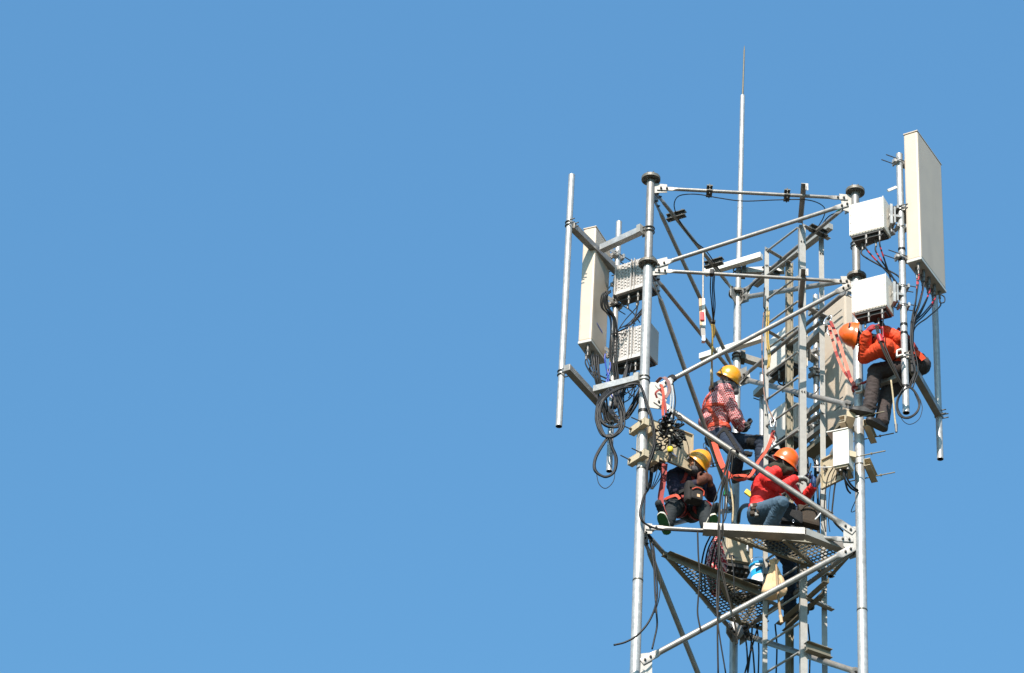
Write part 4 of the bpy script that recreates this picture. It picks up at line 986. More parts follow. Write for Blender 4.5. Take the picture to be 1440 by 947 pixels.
cable('tan rope with a hook end hanging by the right worker', [(1253, 535, YR - .02), (1256, 560, YR - .02), (1258, 585, YR - .02), (1260, 602, YR - .02)], .010, 'tan_rope', name='rope', cat='rope')
mb = MB(); cyl(mb, at(1260, 597, YR - .02), at(1260.5, 608, YR - .02), .018, .013, n=10); tag(mb.build('rope_end', 'connector'), 'metal end fitting on the tan rope by the right worker', 'fitting')
for z0 in (342, 353.5, 367, 455, 470):                     # tape bands on the right pipe
    pass
for i, (x0, y0, x1, y1) in enumerate(((1186, 656, 1206, 692), (1190, 656, 1207, 690), (1187, 657, 1196, 694))):
    cable('thick black cable curling from under the right cabinet to the leg', [(x0, y0, YF - .22), (x0 + 1, y0 + 16, YF - .2), ((x0 + x1) / 2, y1 - 6, YF - .14), (x1, y1, YF - .08)], .011, group='cables under the right cabinet')
cable('thin black wire dangling between the right leg and its cabinet', [(1207, 660, YF + .06), (1210, 690, YF + .05), (1209, 712, YF + .06), (1197, 720, YF + .05), (1205, 700, YF + .05)], .005)
cable('black cable taped behind the right leg', [(1214, 600, YF + .08), (1215, 640, YF + .08), (1215, 690, YF + .08), (1216, 720, YF + .07), (1215, 745, YF + .07)], .010)
for i, (x0, x1, m, r) in enumerate(((1180, 1172, 'cable_grey', .010), (1176, 1166, 'cable_black', .005), (1172, 1160, 'cable_grey', .007))):
    cable('cable hanging across the open door of the right cabinet', [(x0, 657, YF - .1), (x1 + 4, 672, YF - .04), (x1, 700, YF), (x1 - 1, 730, YF + .02), (x1 + (14 if i == 0 else 1), 748, YF + .02)], r, m, group='cables across the open door')
# clutter behind the ladder
random.seed(11)
Bt5, u5, v5, h5, e5 = ru5[1:]; Bt6, u6, v6, h6, e6 = ru6[1:]
jumpers('black jumper cable below the upper radio unit behind the ladder', e5, [at(1096, 545, 30.5), at(1100, 552, 30.5), at(1122, 556, 30.6), at(1127, 560, 30.6)], .03, 4, .010, seed=8)
jumpers('black jumper cable below the lower radio unit behind the ladder', e6, [at(1128 + 5 * i, 735, 30.6) for i in range(4)], .03, 4, .012, seed=9)
for i in range(6):
    x = 1133 + i * 5.2
    cable('black feeder cable hanging behind the ladder right of the red worker', [(x - 3, 625 + 6 * (i % 3), 30.5), (x + 3 * (-1) ** i, 650, 30.55), (x + 1, 690, 30.5), (x - 2 * (-1) ** i, 740, 30.45), (x, 770, 30.4)], .013, group='feeder cables behind the ladder')
for i, (a, b, c) in enumerate((((1130, 548), (1143, 556), (1152, 545)), ((1128, 575), (1140, 578), (1150, 565)), ((1150, 560), (1158, 575), (1152, 590)), ((1140, 640), (1150, 655), (1160, 640)))):
    cable('loose black wire curling beside the rear pipe', [(*a, 30.5), (*b, 30.45), (*c, 30.5)], .008, group='loose wires at the rear pipe', name='wire', cat='wire')
# lower arm of the rear panel antenna
mb = MB(); a = at(1190, 592, 29.6); b = atz(1129, 640, a.z); d = flatdir(a, b); s_ = d.cross(ZA); s_ = s_ if s_.y > 0 else -s_
par(mb, a, b - a, s_ * .15, ZA * .008); par(mb, a, b - a, s_ * .006, ZA * .07)
tag(mb.build('cable_tray', 'galv_warm'), 'shallow steel tray slanting behind the right boot of the orange worker', 'cable tray')
for yy, lbl in ((565, 'upper'), (600, 'lower')):
    a = at(1156, yy, 29.95); b = atz(1124, yy + 26, a.z); mb = MB(); sweep(mb, a, b, prof_L(.06, .06, .006)); tag(mb.build('steel_angle', 'galv_flat'), '%s short steel angle slanting between the ladder and the rear pipe' % lbl, 'steel angle')
for yy in (440, 480, 528, 592, 635):
    c = V((pt7.x, pt7.y, at(1147, yy, P3Y).z)); mb = MB(); uclamp(mb, c, .035, V((1, .4, 0)), 1, .05, .007, .09); bx(mb, c + V((.06, .02, 0)), V((.03, .01, 0)), V((-.05, .11, 0)), ZA * .07)
    bx(mb, c - V((.055, .02, 0)), V((.03, .01, 0)), V((-.05, .11, 0)), ZA * .06)
    tag(mb.build('pipe_clamp', ['galv_flat', 'dark_steel']), 'bolted pipe clamp on the upright pipe behind the ladder', 'clamp', 'clamps on the rear pipe')
for yy, x in ((352, 1270.5), (367, 1271), (458, 1274), (470, 1274.5), (545, 1275.5)):
    c = V((pt5.x, pt5.y, at(x, yy, Yp5).z)); mb = MB(); cyl(mb, c - ZA * .016, c + ZA * .016, .0425, n=20); tag(mb.build('tape_band', 'cable_black'), 'black tape band round the right antenna pipe', 'tape', 'tape bands on the right pipe')
for yy in (432, 560):
    c = V((LX if yy == 560 else P2L.x, YF if yy == 560 else P2L.y, at(905 if yy == 560 else 862, yy + (20 if yy == 560 else 0), YF if yy == 560 else P2L.y).z)); mb = MB(); cyl(mb, c - ZA * .02, c + ZA * .02, .060 if yy == 560 else .039, n=20); tag(mb.build('tape_band', 'cable_black'), 'black tape band on the left leg below the lower arm' if yy == 560 else 'black tape band on the left antenna pipe between the finned units', 'tape')

# ================================================================ PEOPLE
def capsule(bm_mb, a, b, r1, r2, n=18):
    """tapered limb with round ends"""
    d = b - a; L = max(d.length, 1e-4); dn = d / L; prof = []
    for i in range(7): t = math.pi / 2 * (1 - i / 6); prof.append((-r1 * math.sin(t), r1 * math.cos(t)))
    for i in range(7): t = math.pi / 2 * i / 6; prof.append((L + r2 * math.sin(t), r2 * math.cos(t)))
    lathe(bm_mb, a, dn, prof, n)
def ellipsoid(bm_mb, c, X, Y, Z_, n=22, m=14):
    vs = []; base = len(bm_mb.v)
    for i in range(m + 1):
        p = math.pi * i / m
        for j in range(n):
            t = 2 * math.pi * j / n; bm_mb.v.append(tuple(c + X * (math.sin(p) * math.cos(t)) + Y * (math.sin(p) * math.sin(t)) + Z_ * math.cos(p)))
    for i in range(m):
        for j in range(n): bm_mb.f.append([base + i * n + j, base + i * n + (j + 1) % n, base + (i + 1) * n + (j + 1) % n, base + (i + 1) * n + j]); bm_mb.m.append(0); bm_mb.s.append(True)
class Body:
    def __init__(s): s.mb = MB(); s.pr = []                 # prims: kind, data, material
    def cap(s, a, b, r1, r2, m):
        capsule(s.mb, a, b, r1, r2); s.pr.append(('c', a, b, r1, r2, m))
    def ell(s, c, X, Y, Z_, m):
        ellipsoid(s.mb, c, X, Y, Z_); s.pr.append(('e', c, X, Y, Z_, m))
    def dist(s, P, k):
        q = s.pr[k]
        if q[0] == 'c':
            a, b = np.array(q[1]), np.array(q[2]); ab = b - a; t = np.clip(((P - a) @ ab) / max(ab @ ab, 1e-9), 0, 1)
            return np.linalg.norm(P - (a + t[:, None] * ab), axis=1) - (q[3] + (q[4] - q[3]) * t)
        c = np.array(q[1]); A = [np.array(x) for x in q[2:5]]
        u = np.stack([(P - c) @ a / (a @ a) for a in A], 1); rr = np.linalg.norm(u, axis=1)
        mean = sum(np.linalg.norm(a) for a in A) / 3
        return (rr - 1) * mean
    def finish(s, parent, vox=0.0085, wrinkle=0.006, seed=0, smooth=7):
        tmp = s.mb.build('tmp_body', 'skin', None, (0, 0, 0))
        md = tmp.modifiers.new('r', 'REMESH'); md.mode = 'VOXEL'; md.voxel_size = vox; md.adaptivity = 0
        sm = tmp.modifiers.new('s', 'SMOOTH'); sm.factor = 0.5; sm.iterations = smooth
        dg = bpy.context.evaluated_depsgraph_get(); me = bpy.data.meshes.new_from_object(tmp.evaluated_get(dg))
        bpy.data.objects.remove(tmp)
        nv = len(me.vertices); co = np.empty(nv * 3); me.vertices.foreach_get('co', co); co = co.reshape(-1, 3)
        no = np.empty(nv * 3); me.vertices.foreach_get('normal', no); no = no.reshape(-1, 3)
        D = np.stack([s.dist(co, k) for k in range(len(s.pr))], 1); own = D.argmin(1)
        mats = []
        for q in s.pr:
            if q[5] not in mats: mats.append(q[5])
        vm = np.array([mats.index(q[5]) for q in s.pr])[own]
        cloth = np.array([0.0 if any(k in mm for k in ('skin', 'glove', 'boot', 'sole', 'shoe')) else 1.0 for mm in mats])[vm]
        # folds: ridged noise stretched across the limb it lies on
        disp = np.zeros(nv); o_ = V((seed * 3.1, seed, 0))
        for i in np.nonzero(cloth > 0)[0]:
            q = s.pr[own[i]]; p = V(co[i])
            if q[0] == 'c':
                ax = (q[2] - q[1]); ax = ax.normalized() if ax.length > 1e-4 else ZA
            else: ax = q[4].normalized()
            pl = p - ax * p.dot(ax) * 0.0 + ax * p.dot(ax) * 1.2
            v1 = noise.noise(pl * 13 + o_); v2 = noise.noise(pl * 30 + o_)
            disp[i] = ((1 - abs(v1) * 2.6) * 0.75 + v2 * .55) * wrinkle
        co2 = co + no * disp[:, None]; me.vertices.foreach_set('co', co2.ravel())
        me.materials.clear()
        for mm in mats: me.materials.append(MATS[mm])
        fm = []
        for p in me.polygons:
            c = [vm[v] for v in p.vertices]; fm.append(max(set(c), key=c.count))
        me.polygons.foreach_set('material_index', fm); me.polygons.foreach_set('use_smooth', [True] * len(me.polygons))
        me.transform(Matrix.Translation(-world_loc(parent))); me.update()
        o = bpy.data.objects.new('body', me); COL.objects.link(o); o.parent = parent
        s.co, s.no, s.own, s.me, s.fm = co2, no, own, me, fm
        return o
    def band(s, parent, name, m, bands, th=0.009):
        """webbing lifted off the body surface: bands = [(centre, normal, half width, prim ids)]"""
        P = s.co; sel = np.zeros(len(P), bool)
        for c, nrm, hw, ids in bands:
            d = (P - np.array(c)) @ np.array(nrm.normalized()); sel |= (np.abs(d) < hw) & np.isin(s.own, ids)
        mb = MB(); idx = {}; L = world_loc(parent)
        fs = [tuple(p.vertices) for p in s.me.polygons if all(sel[v] for v in p.vertices)]
        if not fs: return None
        for f in fs:
            for v in f: idx.setdefault(v, len(idx))
        keys = sorted(idx, key=idx.get); n = len(keys)
        vs = [V(P[k] + s.no[k] * th) for k in keys] + [V(P[k] + s.no[k] * 0.001) for k in keys]
        F = []; from collections import Counter
        ec = Counter()
        for f in fs:
            g = [idx[v] for v in f]; F.append(tuple(g))
            for a, b in zip(g, g[1:] + g[:1]): ec[(a, b)] += 1
        for (a, b) in list(ec):
            if (b, a) not in ec: F.append((a, b, b + n, a + n))
        mb.add(vs, F, 0, False); return mb.build(name, m, parent)

def knee(a, b, px, py, la, lb, toward=None):               # joint on the line of sight that best keeps both bone lengths
    d = ray(px, py); best = None
    lo, hi = min(a.y, b.y) - .6, max(a.y, b.y) + .6
    for i in range(241):
        Y = lo + (hi - lo) * i / 240; p = CAM + d * ((Y - CAM.y) / d.y)
        e = ((p - a).length - la) ** 2 + ((p - b).length - lb) ** 2
        if toward == 'near' and Y > (a.y + b.y) / 2: e += .05 * (Y - (a.y + b.y) / 2)
        if toward == 'far' and Y < (a.y + b.y) / 2: e += .05 * ((a.y + b.y) / 2 - Y)
        if best is None or e < best[0]: best = (e, p)
    return best[1]

def hand(B, wrist, dirn, palm, side, m, curl=0.9, sc=1.0):
    """five separate fingers; palm = direction the palm faces, side = +1 thumb on the +x side"""
    d = dirn.normalized(); pn = (palm - d * palm.dot(d)).normalized(); s_ = d.cross(pn) * side
    c = wrist + d * .05 * sc
    B.ell(c, s_ * .044 * sc, pn * .027 * sc, d * .058 * sc, m)
    for i, (o_, L) in enumerate(((-.030, .060), (-.010, .074), (.011, .080), (.030, .072))):
        a = wrist + d * .088 * sc + s_ * o_ * sc; dd = (d * math.cos(curl * .6) + pn * math.sin(curl * .6)).normalized()
        b = a + dd * L * .5 * sc; d3 = (d * math.cos(curl * 1.5) + pn * math.sin(curl * 1.5)).normalized(); e = b + d3 * L * .5 * sc
        B.cap(a - d * .02 * sc, b, .0125 * sc, .0115 * sc, m); B.cap(b, e, .0115 * sc, .0105 * sc, m)
    a = wrist + d * .030 * sc + s_ * .034 * sc; b = a + (d * .55 + s_ * .75 + pn * .3).normalized() * .045 * sc; e = b + (d * .85 + pn * .6).normalized() * .034 * sc
    B.cap(a, b, .0135 * sc, .0115 * sc, m); B.cap(b, e, .0115 * sc, .010 * sc, m)

def helmet(parent, c, upv, fwd, m, size=1.0, clip=False, strap=True):
    U = upv.normalized(); Fd = (fwd - U * fwd.dot(U)).normalized(); S_ = U.cross(Fd)
    mb = MB(); n = 44; mrow = 14; rx, ry, rz = .112 * size, .138 * size, .152 * size
    base = len(mb.v)
    def pt(p, t, k=1.0, lift=0):
        x, y, z = math.sin(p) * math.cos(t) * rx * k, math.sin(p) * math.sin(t) * ry * k, math.cos(p) * rz * k
        ridge = math.exp(-(x / .020) ** 2) * .008 * max(0, math.cos(p)) ** .4 * size
        for s2 in (-1, 1): ridge += math.exp(-((x - s2 * .045 * size) / .011) ** 2) * .004 * max(0, math.cos(p)) ** .5
        return c + S_ * x + Fd * y + U * (z + ridge + lift)
    rows = []
    for i in range(mrow + 1): rows.append([pt(.5 * math.pi * max(i, .02) / mrow, 2 * math.pi * j / n) for j in range(n)])
    rim = []; rim2 = []
    for j in range(n):
        t = 2 * math.pi * j / n; f = max(0, math.sin(t)); bk = max(0, -math.sin(t))
        ext = .009 + .026 * f ** 2.2 + .004 * bk; dr = -.010 - .016 * f ** 2
        base_p = c + S_ * math.cos(t) * rx + Fd * math.sin(t) * ry; o_ = (S_ * math.cos(t) + Fd * math.sin(t)).normalized()
        rim.append(base_p + o_ * ext * size + U * dr * size); rim2.append(base_p + o_ * (ext - .002) * size + U * (dr - .005) * size)
    inner = [[c + (p - c) * .955 - U * .004 for p in r_] for r_ in rows]
    allr = rows + [rim, rim2] + inner[::-1]
    vs = sum(allr, []); fs = []
    for i in range(len(allr) - 1):
        for j in range(n): fs.append((i * n + j, i * n + (j + 1) % n, (i + 1) * n + (j + 1) % n, (i + 1) * n + j))
    mb.add(vs, fs, 0, True)
    h = mb.build('helmet', m, parent)
    if clip:
        mb = MB(); q = c + S_ * clip * rx * .90 + U * rz * .50 + Fd * .0; bx(mb, q, S_ * .02, Fd * .065, U * .018); mb.build('vent_slot', 'ink', h)
    for sd in (-1, 1):
        mb = MB(); a = c + S_ * sd * rx * .95 - U * .005; b = c - U * .105 * size + Fd * .075 * size + S_ * sd * .05 * size
        ribbon(mb, [a, a.lerp(b, .5) + S_ * sd * .006, b], .016, .003, 0, Fd); mb.build('chin_strap', 'web_grey', h)
    return h


def shoe(parent, ankle, toe, solem, upm, down=ZA * -1, L=.29):
    """laced shoe: sole slab and rounded upper"""
    f = (toe - ankle); f = f - down * f.dot(down.normalized()); f.normalize(); dn = down.normalized(); s_ = f.cross(dn)
    heel = ankle - f * .07 + dn * .075
    def outline(k, sc=1.0):
        t = k; wv = .036 + .012 * math.sin(min(1, t * 1.15) * math.pi) + .008 * (t > .55) * math.sin((t - .55) / .45 * math.pi)
        if t < .08: wv *= math.sqrt(max(0, 1 - ((.08 - t) / .08) ** 2)) * .7 + .3
        if t > .86: wv *= math.sqrt(max(0.02, 1 - ((t - .86) / .14) ** 2))
        return wv * sc * 1.12
    N_ = 18; mb = MB(); base = []
    for z0, z1, sc, mi in ((0, .024, 1.0, 0),):
        top = []; bot = []
        for side in (1, -1):
            rng = range(N_ + 1) if side == 1 else range(N_, -1, -1)
            for i in rng:
                k = i / N_; q = heel + f * (L * k) + s_ * side * outline(k) - dn * (.012 * max(0, k - .75) / .25)
                bot.append(q + dn * .024); top.append(q - dn * .004)
        n = len(bot); mb.add(bot + top, [(i, (i + 1) % n, n + (i + 1) % n, n + i) for i in range(n)], 1, True)
        mb.add(bot, [list(range(n))], 0); mb.add(top, [list(range(n))], 1)
    so = mb.build('sole', solem, parent)
    mb = MB(); n = 14; rings = []
    for i in range(15):
        k = i / 14; wv = outline(k * .97 + .01) * .96; hh = .105 - .075 * max(0, (k - .25) / .75) ** .8 if k > .25 else .105
        if k > .93: hh *= .72
        rings.append([heel + f * (L * (k * .97 + .01)) + s_ * (wv * math.cos(math.pi * j / (n - 1))) - dn * (hh * max(0, math.sin(math.pi * j / (n - 1))) ** .7) for j in range(n)])
    vs = sum(rings, []); fs = [(i * n + j, i * n + j + 1, (i + 1) * n + j + 1, (i + 1) * n + j) for i in range(14) for j in range(n - 1)]
    mb.add(vs, fs, 0, True); mb.add(rings[0], [list(range(n))]); mb.add(rings[-1], [list(range(n))])
    mb.build('shoe_upper', upm, so)
    return so

def person(label, base, K, M, helm=None, hs=1.02, seed=0, gloves=None, extra=None, vox=.0085, feet=None, harness='web_orange', bulk=1.0, clip=0, wrinkle=.006):
    t = thing('person', label, 'person', base)
    B = Body(); g = lambda k: K[k]
    pel, chest, neck, head = g('pelvis'), g('chest'), g('neck'), g('head')
    lat = (g('shR') - g('shL')).normalized(); sp = (neck - pel).normalized(); lat = (lat - sp * lat.dot(sp)).normalized(); fr = lat.cross(sp) * -1.0
    hl = (g('hipR') - g('hipL')).normalized(); J, T = M['top'], M['legs']
    b_ = bulk
    i0 = len(B.pr)
    cs = (neck - chest).normalized()
    B.ell(chest, lat * .175 * b_, fr * .125 * b_, cs * .195, J)                      # 0 chest
    B.ell(chest.lerp(pel, .55), lat * .150 * b_, fr * .122 * b_, sp * .17, J)        # 1 waist
    B.ell(pel + sp * .03, hl * .165 * b_, hl.cross(sp) * .125 * b_, sp * .10, J)     # 2 jacket hem
    B.ell(pel - sp * .03, hl * .160, hl.cross(sp) * .130, sp * .125, T)              # 3 seat
    B.cap(neck.lerp(g('shR'), .25), g('shR'), .062 * b_, .068 * b_, J)               # 4
    B.cap(neck.lerp(g('shL'), .25), g('shL'), .062 * b_, .068 * b_, J)               # 5
    B.cap(chest + cs * .09, neck, .095, .062, J)                                     # 6 upper back
    B.cap(neck, head - (head - neck) * .35, .058, .052, M.get('neck', 'skin'))       # 7
    for s_ in 'RL':
        hp, kn, an = g('hip' + s_), g('kn' + s_), g('an' + s_)
        legm = M.get('legs' + s_, T)
        lw = K.get('lw', 1.2); B.cap(hp, kn, .090 * lw, .068 * lw, legm); B.cap(kn, an, .066 * lw, .054 * lw, legm); B.cap(kn.lerp(an, .45), an, .062 * lw, .060 * lw, legm)
        B.cap(an, an + (g('toe' + s_) - an) * .25, .042, .04, M.get('sock', 'boot_black'))
        sh, el, wr = g('sh' + s_), g('el' + s_), g('wr' + s_)
        aw = K.get('aw', 1.12); B.cap(sh, el, .064 * b_ * aw, .052 * b_ * aw, J); B.cap(el, el.lerp(wr, .88), .052 * b_ * aw, .042 * b_ * aw, J)
        hm = M.get('hand' + s_, 'skin'); B.cap(el.lerp(wr, .85), wr, .034, .030, hm)
        hd = g('hd' + s_); hand(B, wr, hd, K.get('pn' + s_, V((0, 0, 1))), 1 if s_ == 'R' else -1, hm, K.get('curl', .9), 1.2)
    U = K['hup'].normalized(); Fh = (K['hfw'] - U * K['hfw'].dot(U)).normalized(); Sh = U.cross(Fh); hm = M.get('head', 'skin'); fm = M.get('face', hm)
    B.ell(head, Sh * .078, Fh * .098, U * .108, hm)
    B.ell(head - U * .055 + Fh * .030, Sh * .058, Fh * .062, U * .065, fm)                       # jaw
    B.cap(head - U * .018 + Fh * .088, head - U * .048 + Fh * .112, .011, .016, fm)               # nose
    B.cap(head - U * .080 + Fh * .082 - Sh * .018, head - U * .080 + Fh * .082 + Sh * .018, .011, .011, M.get('mouth', fm))
    for sd in (-1, 1): B.ell(head + Sh * sd * .080 - U * .02 - Fh * .005, Sh * .012, Fh * .020, U * .032, hm)
    B.cap(head - U * .010 + Fh * .078 - Sh * .035, head - U * .010 + Fh * .078 + Sh * .035, .019, .019, M.get('eyes', 'skin'))
    if extra: extra(B, K)
    B.finish(t, vox, wrinkle, seed)
    for sd in (-1, 1):
        mb = MB(); ellipsoid(mb, head - U * .010 + Fh * .093 + Sh * sd * .030, Sh * .012, Fh * .010, U * .009, 12, 8); mb.build('eye', 'ink', t)
    if feet:
        for s_ in 'RL':
            an, toe = g('an' + s_), g('toe' + s_); shoe(t, an, toe, feet[0], feet[1], K.get('down' + s_, -ZA))
    if helm: helmet(t, head + U * .020 - Fh * .012, K.get('helm_up', U), Fh, helm, hs, clip)
    if harness:
        bands = [(pel + sp * .05, sp, .030, [1, 2, 3]), (chest.lerp(pel, .15), sp, .020, [0, 1])]
        for sd in (-1, 1):
            bands.append((chest + lat * sd * .055, (lat + sp * .35 * sd).normalized(), .022, [0, 1, 6] + ([4] if sd > 0 else [5])))
        B.band(t, 'harness', harness, bands)
        lb = []; ids = []
        for k, s_ in ((8, 'R'), (8 + 4 + 3 + 11, 'L')): pass
        for s_ in 'RL':
            hp, kn = g('hip' + s_), g('kn' + s_); d_ = (kn - hp).normalized(); lb.append((hp + d_ * .13, (d_ * .85 + sp * .4).normalized(), .024))
        pid = [i for i, q in enumerate(B.pr) if q[0] == 'c' and ((q[1] - g('hipR')).length < 1e-5 or (q[1] - g('hipL')).length < 1e-5)]
        B.band(t, 'leg_strap', K.get('legstrap', harness), [(c, n_, w_, pid) for c, n_, w_ in lb])
    L = lambda a, b: round((g(a) - g(b)).length, 2)
    print(label[:30], 'spine', L('pelvis', 'neck'), 'uaR', L('shR', 'elR'), 'faR', L('elR', 'wrR'), 'uaL', L('shL', 'elL'), 'faL', L('elL', 'wrL'), 'thR', L('hipR', 'knR'), 'shinR', L('knR', 'anR'), 'thL', L('hipL', 'knL'), 'shinL', L('knL', 'anL'), 'sh', L('shR', 'shL'))
    return t, B
def mkK(pel, neck, head, fwd, shw=.36, hipw=.19, chestf=.62):
    """pelvis, neck, head points and the direction the trunk faces"""
    K = {'pelvis': pel, 'neck': neck, 'head': head}; sp = (neck - pel).normalized()
    f = (fwd - sp * fwd.dot(sp)).normalized(); rt = f.cross(sp)
    K['chest'] = pel.lerp(neck, chestf) - f * .03
    nk = neck - sp * .06
    K['shR'] = nk + rt * shw / 2; K['shL'] = nk - rt * shw / 2
    K['hipR'] = pel - sp * .05 + rt * hipw / 2; K['hipL'] = pel - sp * .05 - rt * hipw / 2
    return K, f, rt, sp

# ---- A: plaid shirt, yellow helmet, seated in a sling facing right
YA = 29.95
pel = at(1009, 609, YA); neck = at(1011, 549, YA - .12); head = at(1024, 535, YA - .16)
K, f, rt, sp = mkK(pel, neck, head, V((.86, .35, 0)))
K['wrR'] = at(1041, 603, YA + .02); K['elR'] = knee(K['shR'], K['wrR'], 1034, 588, .30, .25)
K['wrL'] = at(1043, 598, YA + .10); K['elL'] = knee(K['shL'], K['wrL'], 1035, 582, .30, .25)
K['hdR'] = V((.5, .5, .2)); K['hdL'] = V((.5, .2, .2))
K['anL'] = at(1071, 668, YA + .12); K['knL'] = knee(K['hipL'], K['anL'], 1070, 623, .44, .42)
K['anR'] = at(1034, 666, YA + .05); K['knR'] = knee(K['hipR'], K['anR'], 1038, 640, .44, .42, 'near')
K['toeR'] = K['anR'] + V((.8, -.25, -.35)); K['toeL'] = K['anL'] + V((.8, -.1, -.25)); K['downR'] = V((.30, 0, -1)); K['downL'] = V((.2, 0, -1))
K['hup'] = V((.44, -.34, .82)); K['hfw'] = V((.82, -.05, -.50)); K['legstrap'] = 'black_cloth'; K['curl'] = 1.2
def exA(B, K):
    h = K['head']; n_ = K['neck']
    B.cap(h - ZA * .10 + V((.035, -.03, 0)), n_ + V((.03, -.03, .02)), .066, .080, 'mask_grey')
    B.cap(h - ZA * .085 + V((.075, -.01, -.02)), h - ZA * .155 + V((.085, -.02, -.02)), .045, .038, 'mask_grey')
    B.cap(h - ZA * .05 + V((-.06, 0, 0)), n_ + V((-.05, 0, .02)), .055, .070, 'mask_grey')
    p = K['pelvis']; B.ell(p + V((-.06, -.02, .13)), V((.17, 0, 0)), V((0, .15, 0)), V((0, 0, .10)), 'plaid_red')
tA, BA = person('person in red checked shirt, yellow helmet and orange harness, sitting high in the tower', at(1035, 690, YA), K,
    {'top': 'plaid_red', 'legs': 'jeans_dark', 'head': 'skin', 'face': 'mask_grey', 'neck': 'mask_grey', 'handR': 'glove_black', 'handL': 'glove_black'}, 'helmet_yellow', 1.06, 3, feet=(['sole_brown', 'boot_grey'], 'boot_grey'), extra=exA, bulk=1.16)

# ---- B: navy jacket, yellow helmet, green soled shoes on the front strut
YB_ = 29.10
pel = at(964, 712, YB_); neck = at(964, 660, YB_ - .08); head = at(981, 653, YB_ - .22)
K, f, rt, sp = mkK(pel, neck, head, V((.62, -.78, 0)))
K['shR'] = at(946, 670, YB_ - .12); K['shL'] = at(982, 668, YB_ - .02)
K['wrR'] = at(981, 680, YB_ - .42); K['elR'] = knee(K['shR'], K['wrR'], 948, 692, .29, .27)
K['wrL'] = at(999, 683, YB_ - .36); K['elL'] = knee(K['shL'], K['wrL'], 1001, 699, .29, .26)
K['hdR'] = V((.75, -.3, .45)); K['hdL'] = V((-.1, -.3, .9)); K['pnR'] = V((.3, .5, .6)); K['pnL'] = V((-.7, .2, -.2))
K['anR'] = at(937, 738, YF + .22); K['toeR'] = K['anR'] + V((-.42, -1, .42)); K['downR'] = V((-.05, -.40, -.92))
K['anL'] = at(995, 740, YF + .24); K['toeL'] = K['anL'] + V((.30, -1, .42)); K['downL'] = V((.05, -.40, -.92))
K['knR'] = knee(K['hipR'], K['anR'], 945, 715, .44, .42, 'near'); K['knL'] = knee(K['hipL'], K['anL'], 990, 716, .44, .42, 'near')
K['lw'] = 1.3; K['hup'] = V((.60, -.36, .68)); K['hfw'] = V((.66, -.20, -.72)); K['curl'] = 1.2
def exB(B, K):
    B.cap(K['head'] - ZA * .07 + V((-.02, 0, 0)), K['neck'], .06, .07, 'mask_grey')
tB, BB = person('person in navy jacket, yellow helmet and green-soled shoes, sitting beside the open beige cabinet', at(965, 740, YB_), K,
    {'top': 'jacket_navy', 'legs': 'jeans_grey', 'face': 'mask_grey', 'handR': 'glove_brown', 'handL': 'glove_brown', 'neck': 'mask_grey', 'sock': 'jeans_grey'}, 'helmet_yellow', 1.03, 5, feet=(['sole_green', 'shoe_cream'], 'shoe_cream'), extra=exB, bulk=1.08, harness='web_red')

# ---- C: red jacket, orange helmet, crouching on the upper platform
YC = 28.84
pel = at(1068, 722, YC + .06); neck = at(1086, 664, YC - .02); head = at(1104, 652, YC - .10)
K, f, rt, sp = mkK(pel, neck, head, V((.9, -.25, 0)))
K['shR'] = at(1078, 673, YC - .16); K['shL'] = at(1097, 668, YC + .13)
K['wrR'] = at(1119, 673, YC - .12); K['elR'] = knee(K['shR'], K['wrR'], 1098, 686, .29, .27, 'near')
K['wrL'] = at(1144, 684, YC + .02); K['elL'] = knee(K['shL'], K['wrL'], 1127, 706, .31, .27)
K['hdR'] = V((1, .1, .12)); K['hdL'] = V((.02, .05, 1)); K['pnR'] = V((.1, .3, -.9)); K['pnL'] = V((-.9, .1, .1))
K['anR'] = at(1082, 742, YC - .18); K['knR'] = knee(K['hipR'], K['anR'], 1099, 708, .46, .42, 'near'); K['toeR'] = K['anR'] + V((1, -.1, -.05))
K['anL'] = at(1111, 856, YC + .92); K['knL'] = knee(K['hipL'], K['anL'], 1110, 790, .52, .50, 'far'); K['toeL'] = K['anL'] + V((.9, -.4, -.1))
K['hup'] = V((.46, -.34, .80)); K['hfw'] = V((.82, -.15, -.52)); K['curl'] = 1.1
def exC(B, K):
    h, n_ = K['head'], K['neck']
    B.cap(h - ZA * .05, n_ + V((.03, -.02, .02)), .082, .088, 'mask_olive'); B.cap(h - ZA * .10 + V((.05, -.03, 0)), n_ + V((.07, -.04, -.01)), .055, .06, 'mask_olive')
    p = K['pelvis']; B.cap(K['chest'] + V((.04, -.05, -.10)), p + V((.16, -.02, .16)), .12, .10, 'jacket_red')
    B.cap(n_ + V((-.02, 0, -.01)), n_ + V((.05, -.06, -.03)), .075, .07, 'jacket_red')
tC, BC = person('person in bright red jacket, orange helmet and olive balaclava, crouching on the upper platform', at(1085, 745, YC), K,
    {'top': 'jacket_red', 'legs': 'jeans_lit', 'legsL': 'jeans_dark', 'head': 'mask_olive', 'face': 'mask_olive', 'neck': 'mask_olive', 'eyes': 'mask_olive', 'handR': 'glove_grey', 'handL': 'glove_blue'}, 'helmet_orange', 1.05, 7, feet=(['sole_brown', 'boot_black'], 'boot_black'), extra=exC, bulk=1.08, harness=None)  # one pair of jeans: near leg coloured as lit, hanging leg as shaded

